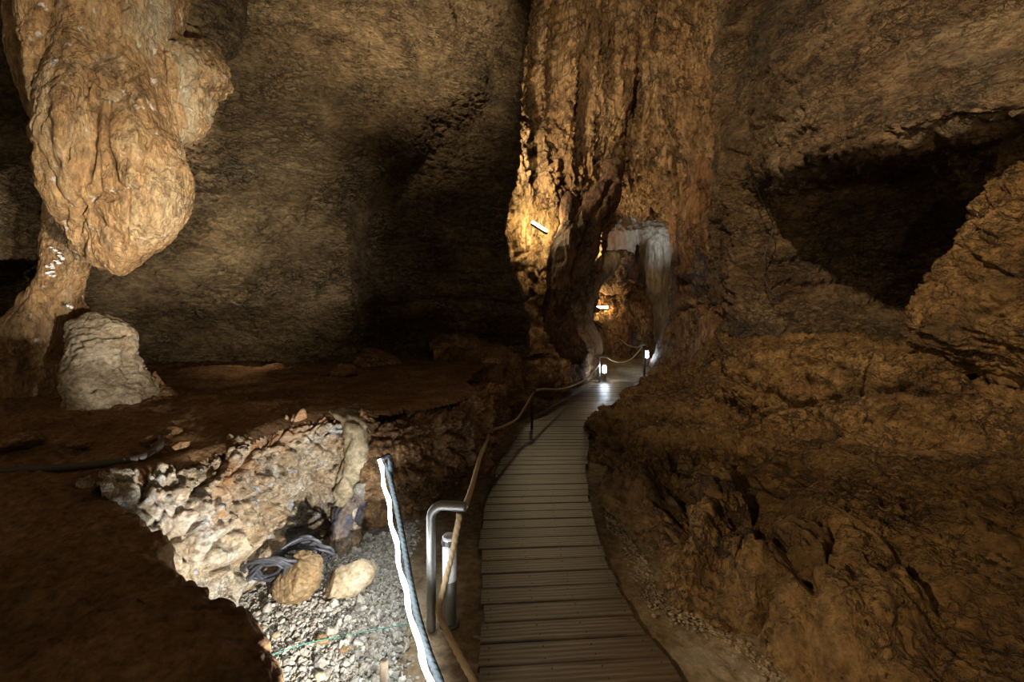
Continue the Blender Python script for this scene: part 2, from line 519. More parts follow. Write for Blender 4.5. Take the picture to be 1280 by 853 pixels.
def rock(name, dark, mid, light, scale=1.5, aniso=(1, 1, 1), stain=None, stain_at=(0.55, 0.7), stain_scale=0.5, speck=None, speck_at=(0.68, 0.74),
         speck_scale=12, bump=0.6, bdist=0.02, bscale=18, rough=0.85, spec=0.25, crust=None):
    m, nt, b = new_mat(name)
    vec = nt.nodes.new('ShaderNodeTexCoord').outputs['Object']
    va = _map(nt, vec, aniso)
    n1 = _noise(nt, va, scale, 8, 0.65, 0.3)
    base = _ramp(nt, n1, [(0.30, lin(dark)), (0.5, lin(mid)), (0.70, lin(light))])
    n2 = _noise(nt, va, scale * 9, 6, 0.7)
    fine = _ramp(nt, n2, [(0.33, (0.48, 0.48, 0.48, 1)), (0.67, (1.38, 1.38, 1.38, 1))])
    base = _mix(nt, 1.0, base, fine, 'MULTIPLY')
    if stain:
        ns = _noise(nt, va, stain_scale, 5, 0.65, 0.5)
        f = _ramp(nt, ns, [(stain_at[0], (0, 0, 0, 1)), (stain_at[1], (1, 1, 1, 1))])
        base = _mix(nt, f, base, lin(stain))
    if speck:
        ns = _noise(nt, vec, speck_scale, 4, 0.6)
        f = _ramp(nt, ns, [(speck_at[0], (0, 0, 0, 1)), (speck_at[1], (1, 1, 1, 1))])
        base = _mix(nt, f, base, lin(speck))
    b.inputs['Roughness'].default_value = rough
    b.inputs['Specular IOR Level'].default_value = spec
    nb = _noise(nt, va, bscale, 9, 0.72)
    vo = nt.nodes.new('ShaderNodeTexVoronoi'); vo.inputs['Scale'].default_value = bscale * 1.3
    nt.links.new(va, vo.inputs['Vector'])
    h = _math(nt, 'ADD', nb, _math(nt, 'MULTIPLY', vo.outputs['Distance'], 0.35))
    if crust:                                            # a net of fissures with crevice shade put into their colour, broken up by noise
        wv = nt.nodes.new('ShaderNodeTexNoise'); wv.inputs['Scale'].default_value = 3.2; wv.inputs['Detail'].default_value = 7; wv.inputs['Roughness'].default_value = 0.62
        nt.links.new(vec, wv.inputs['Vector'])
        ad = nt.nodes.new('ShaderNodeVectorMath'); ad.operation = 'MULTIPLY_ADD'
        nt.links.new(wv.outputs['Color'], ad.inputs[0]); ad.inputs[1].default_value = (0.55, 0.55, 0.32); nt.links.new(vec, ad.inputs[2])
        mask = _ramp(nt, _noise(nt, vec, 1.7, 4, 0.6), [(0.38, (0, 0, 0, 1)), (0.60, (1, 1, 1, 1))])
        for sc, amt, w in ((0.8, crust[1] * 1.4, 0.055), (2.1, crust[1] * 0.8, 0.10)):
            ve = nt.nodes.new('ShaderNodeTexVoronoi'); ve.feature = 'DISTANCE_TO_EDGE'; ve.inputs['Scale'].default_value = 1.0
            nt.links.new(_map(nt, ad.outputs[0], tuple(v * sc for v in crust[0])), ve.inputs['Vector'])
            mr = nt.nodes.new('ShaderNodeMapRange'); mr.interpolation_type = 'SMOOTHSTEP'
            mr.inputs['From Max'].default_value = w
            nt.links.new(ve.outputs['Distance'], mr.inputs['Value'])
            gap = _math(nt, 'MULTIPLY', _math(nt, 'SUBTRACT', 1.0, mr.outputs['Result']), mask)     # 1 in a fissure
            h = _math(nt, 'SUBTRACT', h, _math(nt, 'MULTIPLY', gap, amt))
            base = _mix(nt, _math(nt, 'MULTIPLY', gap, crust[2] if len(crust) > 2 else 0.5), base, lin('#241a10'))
    nt.links.new(base, b.inputs['Base Color'])
    _bump(nt, b, h, bump, bdist)
    return m

def plain(name, color, rough=0.5, metal=0.0, bump=0.0, bscale=40, spec=0.5):
    m, nt, b = new_mat(name)
    vec = nt.nodes.new('ShaderNodeTexCoord').outputs['Object']
    n = _noise(nt, vec, bscale, 5, 0.6)
    c = lin(color)
    base = _ramp(nt, n, [(0.3, tuple(v * 0.8 for v in c[:3]) + (1,)), (0.7, tuple(min(1, v * 1.15) for v in c[:3]) + (1,))])
    nt.links.new(base, b.inputs['Base Color'])
    b.inputs['Roughness'].default_value = rough; b.inputs['Metallic'].default_value = metal
    b.inputs['Specular IOR Level'].default_value = spec
    if bump: _bump(nt, b, n, bump, 0.004)
    return m

def glow(name, color, strength):
    m, nt, b = new_mat(name)
    b.inputs['Base Color'].default_value = (0.8, 0.8, 0.8, 1)
    b.inputs['Emission Color'].default_value = color + (1,)
    b.inputs['Emission Strength'].default_value = strength
    return m

M = {}
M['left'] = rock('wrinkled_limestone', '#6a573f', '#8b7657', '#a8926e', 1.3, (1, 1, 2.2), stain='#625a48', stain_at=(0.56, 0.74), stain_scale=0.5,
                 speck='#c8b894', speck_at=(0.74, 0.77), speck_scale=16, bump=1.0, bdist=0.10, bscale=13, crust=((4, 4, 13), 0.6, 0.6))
M['stalactite'] = rock('stalactite_calcite', '#8a6a48', '#c09a6c', '#dcc29a', 2.2, (1.3, 1.3, 0.5), stain='#c9bda2', stain_at=(0.56, 0.7), stain_scale=1.6,
                       speck='#efe8da', speck_at=(0.62, 0.70), speck_scale=11, bump=1.0, bdist=0.045, bscale=26, rough=0.75, crust=((6, 6, 2.5), 0.25, 0.35))
M['back'] = rock('ochre_flowstone', '#75583a', '#a17e54', '#c0a074', 0.9, (1.2, 1.2, 0.5), stain='#826a50', stain_scale=0.5, bump=1.0, bdist=0.20, bscale=8, rough=0.8, crust=((2.2, 2.2, 1.0), 0.4, 0.6))
M['orange'] = rock('orange_flowstone', '#66442a', '#9a7148', '#bf9c70', 1.0, (1.5, 1.5, 0.45), stain='#7a7068', stain_at=(0.53, 0.66), stain_scale=0.8, bump=1.0, bdist=0.16, bscale=8, rough=0.7, crust=((2.2, 2.2, 1.2), 0.4, 0.5))
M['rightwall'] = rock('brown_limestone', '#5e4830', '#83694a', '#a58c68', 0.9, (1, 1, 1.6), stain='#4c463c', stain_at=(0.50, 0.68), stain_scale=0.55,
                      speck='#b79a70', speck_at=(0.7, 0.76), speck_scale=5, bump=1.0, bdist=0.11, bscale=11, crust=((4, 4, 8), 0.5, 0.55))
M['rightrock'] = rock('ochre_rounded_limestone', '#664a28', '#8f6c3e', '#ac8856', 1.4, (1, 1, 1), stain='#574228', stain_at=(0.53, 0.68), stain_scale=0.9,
                      speck='#38281a', speck_at=(0.64, 0.69), speck_scale=20, bump=1.0, bdist=0.085, bscale=19, rough=0.8, crust=((3.5, 3.5, 4.5), 0.5, 0.7))  # dark specks put the shade of small pits into the colour
M['brown'] = rock('shaded_brown_flowstone', '#3e2c1e', '#644832', '#8a6a4c', 1.2, (1.5, 1.5, 0.45), stain='#5a4c42', stain_at=(0.53, 0.66), stain_scale=0.8, bump=1.0, bdist=0.08, bscale=6, crust=((3, 3, 2), 0.4))  # brown flowstone, darkened to put the leaning rock's shade into its colour
M['dirt'] = rock('brown_cave_dirt', '#5a422c', '#775a3e', '#92734f', 3, (1, 1, 1), speck='#80603e', speck_at=(0.72, 0.78), speck_scale=28, bump=0.9, bdist=0.02, bscale=30, rough=0.95, spec=0.1)
M['breccia'] = rock('pale_broken_limestone', '#b5946c', '#dcc7a6', '#efe8d8', 3.2, (1, 1, 1.4), stain='#c08a56', stain_at=(0.5, 0.66), stain_scale=2.2,
                    speck='#dfe2e2', speck_at=(0.62, 0.66), speck_scale=9, bump=1.0, bdist=0.035, bscale=26, rough=0.85, crust=((14, 14, 14), 0.2))
M['outcrop'] = rock('rusty_limestone', '#6a4c32', '#9c7852', '#bc9e78', 2.6, (1, 1, 1.5), stain='#3a2c20', stain_scale=1.2, bump=1.0, bdist=0.035, bscale=20, rough=0.85, crust=((9, 9, 12), 0.25))
M['stalagmite'] = rock('porous_pale_calcite', '#8a7860', '#bca98c', '#d6c8ae', 2.2, (1, 1, 1.4), stain='#94754e', stain_scale=1.5, bump=1.0, bdist=0.04, bscale=24)
M['mortar'] = rock('grey_mortar', '#74674f', '#8f8166', '#a3957a', 3, (1, 1, 1), bump=0.5, bdist=0.008, bscale=30, rough=0.9)
M['mud_stone'] = rock('grey_plastered_stone', '#6a5c4c', '#8c7a64', '#a5957c', 4, (1, 1, 1.3), stain='#50505c', stain_at=(0.48, 0.6), stain_scale=3, bump=0.9, bdist=0.012, bscale=28)
M['far'] = rock('grey_far_calcite', '#5e5040', '#8a7860', '#ae9c82', 0.7, (1.4, 1.4, 0.4), stain='#8a6444', stain_at=(0.5, 0.66), stain_scale=0.6, bump=0.8, bdist=0.05, bscale=5)
M['cement'] = rock('brown_cement', '#5c4b37', '#7c694e', '#948062', 2.2, (1, 1, 1), stain='#8c8070', stain_at=(0.56, 0.72), stain_scale=1.5, bump=0.6, bdist=0.008, bscale=40, rough=0.85)
M['gravel_bed'] = rock('gravel_bed', '#5c5850', '#8c877c', '#b4b0a4', 16, (1, 1, 1), bump=1.0, bdist=0.02, bscale=40)
M['boulder_brown'] = rock('brown_stone', '#665038', '#8c7350', '#a89070', 5, (1, 1, 1.5), stain='#7c6a50', stain_scale=4, bump=0.7, bdist=0.01, bscale=35)
M['boulder_light'] = rock('buff_stone', '#8a7656', '#aa987a', '#c4b698', 4, (1, 1, 1), stain='#a8a090', stain_scale=5, bump=0.5, bdist=0.008, bscale=35)
M['calcite_white'] = rock('white_calcite_crust', '#d8d8dc', '#eeeef2', '#ffffff', 10, bump=0.6, bdist=0.006, bscale=60, rough=0.4, spec=0.5)
M['steel'] = plain('brushed_steel', '#84827c', 0.48, 0.8, 0.05, 120)
M['steel_dark'] = plain('dull_steel', '#5c5a56', 0.45, 0.8, 0.05, 100)
M['black'] = plain('black_plastic', '#1a1a1c', 0.45, 0, 0.1, 60)
M['cable'] = plain('grey_black_cable', '#4a4b50', 0.5, 0, 0.1, 60)
M['hose'] = plain('brown_dusty_hose', '#3e3329', 0.6, 0, 0.2, 30)
M['rope'] = plain('beige_rope', '#a38a66', 0.8, 0, 0.5, 160, 0.2)
M['rope_grey'] = plain('grey_rope', '#2c3031', 0.8, 0, 0.5, 160, 0.2)
M['diffuser'] = plain('white_diffuser', '#dcdcd8', 0.35, 0, 0, 40)
M['screw'] = plain('screw_steel', '#3a342c', 0.5, 0.6)
M['string'] = plain('green_string', '#3f8a72', 0.7)
M['stake'] = plain('weathered_stake', '#7a6c58', 0.85, 0, 0.6, 40)
M['strip_glow'] = glow('white_led', (0.84, 0.92, 1.0), 66)
M['wall_lamp_glow'] = glow('warm_lamp_tube', (1.0, 0.80, 0.45), 600)
M['far_lamp_glow'] = glow('amber_lamp_tube', (1.0, 0.72, 0.34), 160)
M['bollard_glow'] = glow('bollard_lamp_lit', (0.72, 0.86, 1.0), 85)

def gravel_mat():
    m, nt, b = new_mat('grey_gravel_stones')
    g = nt.nodes.new('ShaderNodeNewGeometry')
    c = _ramp(nt, g.outputs['Random Per Island'], [(0.0, lin('#736c60')), (0.3, lin('#999386')), (0.6, lin('#b0aa9c')), (0.85, lin('#8c806c')), (1.0, lin('#c8c4b8'))])
    vec = nt.nodes.new('ShaderNodeTexCoord').outputs['Object']
    c = _mix(nt, 0.6, c, _ramp(nt, _noise(nt, vec, 60, 4), [(0.3, (0.6, 0.6, 0.6, 1)), (0.7, (1.2, 1.2, 1.2, 1))]), 'MULTIPLY')
    nt.links.new(c, b.inputs['Base Color']); b.inputs['Roughness'].default_value = 0.85
    return m
M['gravel'] = gravel_mat()

def wood_mat():
    m, nt, b = new_mat('weathered_deck_wood')
    uv = nt.nodes.new('ShaderNodeUVMap').outputs['UV']
    v = _map(nt, uv, (1.0, 14.0, 1.0))
    ring = nt.nodes.new('ShaderNodeTexWave'); ring.bands_direction = 'Y'
    ring.inputs['Scale'].default_value = 1.6; ring.inputs['Distortion'].default_value = 5.0; ring.inputs['Detail'].default_value = 3; ring.inputs['Detail Scale'].default_value = 0.6
    nt.links.new(_map(nt, uv, (1.3, 6.0, 1.0)), ring.inputs['Vector'])
    n = _noise(nt, v, 3.0, 7, 0.7)
    base = _ramp(nt, n, [(0.3, lin('#30261b')), (0.55, lin('#52422f')), (0.75, lin('#6c5a44'))])
    base = _mix(nt, 0.55, base, _ramp(nt, ring.outputs['Fac'], [(0.15, (0.55, 0.5, 0.45, 1)), (0.5, (1.0, 1.0, 1.0, 1)), (1.0, (1.15, 1.12, 1.1, 1))]), 'MULTIPLY')
    g = nt.nodes.new('ShaderNodeNewGeometry')
    base = _mix(nt, 1.0, base, _ramp(nt, g.outputs['Random Per Island'], [(0, (0.7, 0.7, 0.7, 1)), (1, (1.15, 1.12, 1.08, 1))]), 'MULTIPLY')
    nt.links.new(base, b.inputs['Base Color'])
    b.inputs['Roughness'].default_value = 0.42; b.inputs['Specular IOR Level'].default_value = 0.45
    _bump(nt, b, _math(nt, 'ADD', n, _math(nt, 'MULTIPLY', ring.outputs['Fac'], 0.5)), 0.5, 0.004)
    return m
M['wood'] = wood_mat()

# ================================================================== THE CAVE: walls, floor, ceiling
# ---- left wall
def left_depth(px, py):
    d = np.interp(px, [-400, -260, -60, 60, 170, 290, 400, 450, 520, 600, 650, 672, 700],
                  [3.0, 3.6, 4.5, 4.9, 5.25, 5.6, 5.95, 6.1, 6.35, 6.8, 7.4, 8.6, 10.8])
    d = d + 0.0022 * np.clip(200 - py, 0, 600)                       # leans back a little towards the roof
    bx = np.interp(py, [-300, 0, 90, 190, 235, 280, 360, 420, 480, 560], [625, 597, 566, 503, 462, 447, 449, 452, 442, 440])
    amp = np.interp(py, [-200, 0, 90, 190, 280, 360, 470], [0.05, 0.10, 0.20, 0.5, 0.95, 1.15, 1.3])
    edge = np.interp(py, [0, 200, 300, 500], [130, 56, 26, 22])
    d = d + amp * sst(0, 1, (px - bx + 4) / edge) * (1 - 0.75 * sst(590, 660, px))
    d = d + 0.10 * sst(40, 0, np.abs(px - bx + 26)) * -1             # a lip along the edge of the recess
    d = d + 0.30 * np.sin((px - 500) / 22.0) * sst(120, -60, py) * sst(430, 520, px)
    d = d + 0.55 * sst(385, 425, py) * sst(60, 160, px)               # undercut above the dirt
    d = d - 0.35 * sst(190, 215, py + 0.35 * (px - 20)) * sst(345, 320, py) * sst(90, 40, px)   # pale bed left of the hanging rock
    d = d + 0.9 * sst(315, 335, py) * sst(75, 50, px)                 # dark niche under it
    d = d - 0.30 * np.exp(-(((px - 245) / 60) ** 2 + ((py - 30) / 45) ** 2))
    # the right-hand arris of the wall turns away behind itself
    return d
xs = np.concatenate([np.linspace(-400, -40, 60, endpoint=False), np.arange(-40, 650, STEP), np.arange(650, 701, 1.0)])
ys = np.concatenate([np.linspace(-420, -20, 70, endpoint=False), np.arange(-20, 480, STEP), np.linspace(480, 600, 14)])
def left_px(X, Y):   # bearing of each sample: the last stretch folds back behind the arris
    e = np.interp(Y, [-400, 0, 100, 200, 260, 300, 400, 600], [664, 661, 657, 650, 636, 640, 660, 690])
    s = e / 655.0
    Xn = X * np.where(X > 0, s, 1)
    return np.where(X > 655, e - (X - 655) * 1.6, Xn)
X, Y = np.meshgrid(xs, ys)
D = left_depth(X, Y); Xn = left_px(X, Y)
G = np.stack([(Xn - CX) / F * D, D, CAMZ - (Y - HY) / F * D], -1)
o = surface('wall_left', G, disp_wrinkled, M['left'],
            feats=[(250, 120, 60, 40, 0, -0.05), (350, 240, 60, 90, 15, 0.08), (585, 60, 26, 120, 4, 0.15), (540, 40, 14, 90, 6, -0.12), (480, 60, 10, 90, -6, -0.05)],
            grooves=[([(462, 40), (455, 70), (466, 90), (463, 110)], 2.2, 0.06), ([(560, 0), (572, 60), (566, 90)], 3, 0.08), ([(592, 5), (570, 55), (560, 100)], 4, 0.10),
                     ([(20, 270), (75, 262)], 2, 0.04), ([(230, 355), (320, 362), (420, 372)], 1.6, 0.05), ([(460, 315), (540, 300), (620, 310)], 1.8, 0.06),
                     ([(450, 350), (520, 338), (640, 345)], 1.8, 0.06), ([(455, 385), (560, 372), (660, 380)], 2, 0.08)])
tag(o, 'tall wrinkled brown limestone wall along the left of the cave', 'wall', kind='structure')

# ---- back wall with the arch
cols_px = [560, 610, 640, 668, 700, 735, 768, 800, 835, 858, 885, 920, 960]
def bw(y, dd, yy=None):
    return dd
base_d = [11.4, 11.6, 11.8, 12.2, 12.5, 12.7, 12.8, 12.8, 12.5, 12.0, 11.3, 10.4, 9.6]
rows = []
for y, off in ((-330, 0.6), (-120, 0.3), (0, 0.1), (110, 0.0), (180, 0.0)):
    rows.append([(x, y, d + off) for x, d in zip(cols_px, base_d)])
brow = [215, 215, 215, 215, 215, 216, 214, 207, 214, 228, 225, 220, 215]
rows.append([(x, y, d) for x, y, d in zip(cols_px, brow, base_d)])
soff_y = [300, 300, 300, 300, 295, 296, 258, 252, 256, 285, 300, 300, 300]
soff_d = [11.4, 11.6, 11.8, 12.2, 12.6, 13.6, 14.4, 14.6, 14.2, 12.2, 11.3, 10.4, 9.6]
rows.append([(x, y, d) for x, y, d in zip(cols_px, soff_y, soff_d)])
edge_y = [380, 380, 380, 380, 370, 345, 272, 270, 271, 330, 400, 400, 400]
edge_d = [11.4, 11.6, 11.8, 12.2, 12.7, 14.3, 15.4, 15.6, 15.2, 12.6, 11.3, 10.4, 9.6]
rows.append([(x, y, d) for x, y, d in zip(cols_px, edge_y, edge_d)])
last_y = [460, 460, 460, 460, 450, 400, 255, 250, 255, 380, 470, 470, 470]
last_d = [11.4, 11.6, 11.8, 12.2, 12.8, 15.2, 17.0, 17.2, 16.8, 13.2, 11.3, 10.4, 9.6]
rows.append([(x, y, d) for x, y, d in zip(cols_px, last_y, last_d)])
o = patch('wall_back', rows, disp_fluted, M['back'],
          feats=[(694, 70, 10, 130, 4, -0.5), (668, 60, 9, 160, 0, -0.55), (727, 120, 7, 60, 3, -0.45), (760, 60, 8, 90, -3, -0.3), (712, 120, 8, 130, 2, 0.25),
                 (685, 200, 10, 90, 0, 0.25), (800, 130, 7, 30, 0, -0.4), (838, 30, 30, 40, 0, 0.2), (850, 130, 30, 30, 0, 0.25), (905, 70, 8, 200, 0, 0.2)],
          grooves=[([(692, 10), (690, 110)], 5, 0.5), ([(724, 85), (722, 190)], 4.5, 0.5), ([(748, 150), (745, 205)], 3.5, 0.4), ([(798, 100), (795, 150)], 4, 0.45), ([(842, 105), (848, 165)], 4, 0.4), ([(672, 0), (668, 220)], 6, 0.5), ([(770, 30), (765, 110)], 4, 0.4), ([(822, 0), (818, 60)], 4, 0.4), ([(800, 40), (798, 100), (787, 150), (786, 190)], 3, 0.25), ([(830, 60), (826, 120), (850, 170), (852, 190)], 3, 0.25), ([(875, 0), (868, 60)], 3, 0.3),
                   ([(740, 10), (735, 90), (728, 170)], 3, 0.25), ([(890, 20), (893, 200)], 2.5, 0.2)])
tag(o, 'ochre ribbed flowstone wall above the arch at the end', 'wall', kind='structure')

# ---- right wall with the overhang and its dark hollow
rp = [890, 910, 935, 975, 1040, 1120, 1200, 1280, 1420, 1560]
rows = []
for y, dd in ((-330, [10.2, 9.4, 8.6, 7.6, 6.8, 6.0, 5.4, 4.9, 4.0, 3.2]), (-150, [10.2, 9.5, 8.7, 7.6, 6.7, 5.9, 5.2, 4.7, 3.8, 3.0]),
              (0, [10.3, 9.6, 8.7, 7.5, 6.5, 5.7, 5.1, 4.6, 3.7, 3.0]), (90, [10.3, 9.6, 8.6, 7.3, 6.2, 5.45, 4.9, 4.4, 3.6, 3.0])):
    rows.append([(x, y, d) for x, d in zip(rp, dd)])
rows.append([(890, 165, 10.3), (910, 180, 9.6), (935, 198, 8.5), (975, 193, 7.1), (1040, 180, 6.0), (1120, 165, 5.3), (1200, 150, 4.8), (1280, 140, 4.3), (1420, 120, 3.5), (1560, 110, 3.0)])
rows.append([(890, 200, 10.3), (910, 215, 9.6), (933, 224, 8.7), (975, 220, 7.5), (1040, 208, 6.7), (1120, 192, 6.1), (1200, 176, 5.5), (1280, 165, 4.6), (1420, 150, 3.6), (1560, 140, 3.0)])
rows.append([(890, 250, 10.3), (910, 245, 9.7), (930, 238, 9.1), (975, 236, 8.5), (1040, 228, 8.1), (1120, 214, 7.6), (1205, 200, 6.8), (1290, 200, 5.6), (1420, 190, 4.2), (1560, 180, 3.4)])
rows.append([(890, 310, 10.3), (908, 310, 9.6), (928, 305, 9.1), (975, 300, 8.9), (1040, 300, 8.9), (1120, 300, 8.7), (1205, 290, 7.8), (1290, 290, 6.4), (1420, 290, 5.0), (1560, 290, 4.2)])
rows.append([(890, 380, 10.3), (908, 380, 9.4), (930, 378, 8.8), (975, 376, 8.7), (1040, 376, 8.8), (1120, 376, 8.6), (1205, 370, 7.8), (1290, 370, 6.6), (1420, 370, 5.2), (1560, 370, 4.4)])
rows.append([(890, 450, 10.2), (905, 450, 9.1), (930, 440, 8.4), (975, 425, 8.3), (1040, 418, 8.5), (1120, 418, 8.3), (1205, 430, 7.6), (1290, 430, 6.6), (1420, 430, 5.2), (1560, 430, 4.4)])
rows.append([(x, 520, d) for x, d in zip(rp, [10.0, 9.0, 8.4, 8.3, 8.5, 8.3, 7.6, 6.6, 5.2, 4.4])])
o = patch('wall_right', rows, disp_rightwall, M['rightwall'],
          feats=[(965, 60, 28, 90, 0, 0.10), (915, 120, 9, 160, 0, 0.18), (1180, 60, 120, 40, -20, 0.12), (1080, 130, 90, 30, -12, -0.1)],
          grooves=[([(940, 0), (936, 40), (942, 90)], 3, 0.15), ([(1010, 0), (1000, 35)], 2.5, 0.1), ([(1190, 15), (1215, 28), (1240, 10)], 2, 0.06), ([(1180, 110), (1280, 100)], 3, 0.08),
                   ([(960, 330), (1040, 325), (1120, 335)], 3, 0.10), ([(950, 290), (1060, 300), (1150, 285)], 3, 0.10), ([(960, 360), (1080, 352), (1160, 362)], 3, 0.10)])
tag(o, 'brown limestone wall on the right overhanging a dark hollow', 'wall', kind='structure')

# ---- roof beyond the top of the picture
rows = [[(x, y, d) for x in (-500, 0, 400, 700, 1000, 1400, 1800)] for y, d in ((-1800, 2.0), (-900, 4.0), (-500, 7.0), (-330, 11.5), (-240, 15))]
o = patch('ceiling', rows, disp_rightwall, M['rightwall'], step=14, facing=(0, 0, -1))
tag(o, 'rough rock roof of the cave', 'ceiling', kind='structure')

# ---- far room behind the arch
def far_depth(px, py):
    d = 20.5 + 0 * px
    d = d - 1.6 * sst(850, 900, px) - 1.0 * sst(720, 690, px)
    d = d - 0.9 * np.exp(-((px - 822) / 16) ** 2) * sst(285, 310, py)
    d = d + 0.7 * np.exp(-((px - 800) / 7) ** 2) * sst(300, 320, py)
    d = d - 0.9 * np.exp(-(((px - 775) / 22) ** 2)) * sst(380, 400, py)
    d = d + 2.5 * np.exp(-(((px - 745) / 11) ** 2 + ((py - 412) / 24) ** 2) ** 2)
    d = d - 1.6 * sst(288, 262, py)                                   # roof closing in
    return d
o = wall_fn('wall_far', np.arange(640, 960, 1.5), np.arange(200, 470, 1.5), far_depth, lambda P: 1.1 * disp_drapery(P), M['far'])
tag(o, 'grey and brown fluted wall of the chamber beyond the arch', 'wall', kind='structure')

# ---- floor: one sheet of cement and bedrock under path and gravel
xs = np.concatenate([np.linspace(-7, -2, 30, endpoint=False), np.arange(-2, 1.6, 0.012), np.linspace(1.6, 8, 50)])
ys = np.concatenate([np.linspace(-1.5, 1.2, 20, endpoint=False), np.arange(1.2, 5, 0.012), np.linspace(5, 24, 260)])
X, Y = np.meshgrid(xs, ys)
Z = -0.035 + 0.014 * np.clip(Y - 2.0, 0, 1) * 0
Z = Z + 0.012 * np.clip(Y - 11.4, 0, 30) * 1.0
G = np.stack([X, Y, Z], -1)
def disp_cement(P):
    c, _, _ = crackle(warp(P, 3, 0.1, 203), (2.5, 2.5, 2.5), 0.03, 205)
    return 0.016 * fbm(P, 2.2, 4, 201) + 0.004 * fbm(P, 20, 3, 202) + 0.008 * c
o = surface('floor', G, disp_cement, M['cement'], facing=(0, 0, 1))
tag(o, 'brown cement strip beside the boardwalk', 'floor', kind='structure')

# ---- dirt ledge, left
lip_px = [(372, 930, .58), (350, 868, .60), (333, 815, .62), (318, 775, .64), (300, 750, .66), (262, 735, .68), (222, 712, .70), (200, 690, .72), (206, 664, .75), (170, 640, .78),
          (128, 618, .80), (165, 600, .82), (205, 586, .84), (245, 570, .86), (290, 554, .88), (330, 540, .90), (370, 524, .93), (410, 515, .95), (450, 513, .96), (490, 516, .93), (530, 510, .91), (565, 503, .90),
          (598, 492, .90), (622, 478, .90), (650, 468, .88), (690, 458, .86)]
LIP = np.array([PZ(*p) for p in lip_px])
def lip_sd(X, Y):
    """signed distance to the lip in plan: positive on the ledge (left / behind)."""
    best = np.full(X.shape, 1e9); sg = np.ones(X.shape)
    for a, b in zip(LIP[:-1], LIP[1:]):
        v = b - a; L2 = v[0] ** 2 + v[1] ** 2
        t = np.clip(((X - a[0]) * v[0] + (Y - a[1]) * v[1]) / L2, 0, 1)
        dx, dy = X - a[0] - t * v[0], Y - a[1] - t * v[1]
        d = np.hypot(dx, dy); cr = v[0] * dy - v[1] * dx
        m = d < best - 1e-9
        best = np.where(m, d, best); sg = np.where(m, np.sign(cr), sg)
    return best * sg
def ledge_z(X, Y):
    z = np.interp(Y, [0, 0.9, 1.15, 1.5, 2.07, 2.8, 3.3, 4.4, 5.6, 9], [.5, .57, .61, .67, .80, .89, .95, .90, .92, .95])
    z = z + 0.10 * sst(-1.6, -4.0, X) * sst(2.2, 4.0, Y)
    return z
pxs = np.concatenate([np.linspace(-700, -30, 70, endpoint=False), np.arange(-30, 720, STEP)])
ds = 1.0 / np.linspace(1 / 0.62, 1 / 9.5, 520)
PX, DD = np.meshgrid(pxs, ds)
X = (PX - CX) / F * DD; Y = DD
sd = lip_sd(X, Y)
Z = ledge_z(X, Y) - 0.05 * sst(0.12, 0, sd)
G = np.stack([X, Y, Z], -1)
Pn = G.reshape(-1, 3).copy()
Pn[:, 2] += disp_dirt(Pn) * (0.4 + 0.6 * sst(0.0, 0.25, sd.ravel()))
xq, yq = X.ravel(), Y.ravel()
idx = np.arange(X.size).reshape(X.shape)
fc = np.stack([idx[:-1, :-1].ravel(), idx[:-1, 1:].ravel(), idx[1:, 1:].ravel(), idx[1:, :-1].ravel()], 1)
ok = (sd.ravel()[fc] > 0.01).all(axis=1)
crest = np.interp(Y, [4.3, 5.15, 6.25, 7.55, 9.2], [-.3, -.5, -.4, .05, .8])
ok &= ((X < crest) | (Y < 4.3)).ravel()[fc].all(axis=1)
fc = fc[ok]
used = np.unique(fc); remap = np.full(X.size, -1); remap[used] = np.arange(len(used))
o = link_mesh('floor_ledge', Pn[used], remap[fc], M['dirt'])
tag(o, 'dark brown dirt ledge on the left under the hanging rock', 'ledge', kind='structure')

# ---- the broken face of the ledge, one body from the near end round the bay to the pillar
def face_grid(i0, i1, profile, step=0.010, out_fn=None):
    pts = LIP[i0:i1 + 1]
    C = resample(pts, step)
    T = np.gradient(C, axis=0); T[:, 2] = 0
    k = 25
    Tn = np.stack([np.convolve(np.pad(T[:, i], (k, k), 'edge'), np.ones(2 * k + 1) / (2 * k + 1), 'valid') for i in range(3)], 1)
    Tn /= np.linalg.norm(Tn, axis=1, keepdims=True)
    N = np.stack([Tn[:, 1], -Tn[:, 0], 0 * Tn[:, 0]], 1)              # points out over the pit
    s = np.linspace(0, 1, len(C))
    prof = profile(s, C)                                              # (n, k, 2): out offset, height fraction (1 lip, 0 ground)
    Zt = C[:, 2]
    G = np.zeros((prof.shape[1], len(C), 3))
    for j in range(prof.shape[1]):
        G[j] = C + N * prof[:, j, :1]
        G[j, :, 2] = -0.06 + (Zt + 0.06 - 0.012) * prof[:, j, 1]
    A = catmull(G, [14] + [max(6, int(0.16 / step))] * (G.shape[0] - 2))
    return A
def prof_near(s, C):
    base = np.array([[-0.14, 0.99], [-0.04, 1.0], [0.03, 0.95], [0.05, 0.75], [0.06, 0.5], [0.08, 0.25], [0.12, 0.0]])
    return np.repeat(base[None], len(s), 0)
def prof_bay(s, C):
    base = np.array([[-0.16, 0.99], [-0.05, 1.0], [0.04, 0.94], [0.10, 0.75], [0.14, 0.5], [0.13, 0.25], [0.10, 0.0]])
    p = np.repeat(base[None], len(s), 0)
    apron = sst(0.62, 0.0, s)
    p[:, 3, 0] += 0.10 * apron; p[:, 4, 0] += 0.22 * apron; p[:, 5, 0] += 0.36 * apron; p[:, 6, 0] += 0.5 * apron
    cave = np.exp(-((s - 0.78) / 0.12) ** 2)                          # undercut where the cables are pushed in
    p[:, 5, 0] -= 0.40 * cave; p[:, 6, 0] -= 0.50 * cave; p[:, 4, 0] -= 0.10 * cave
    return p
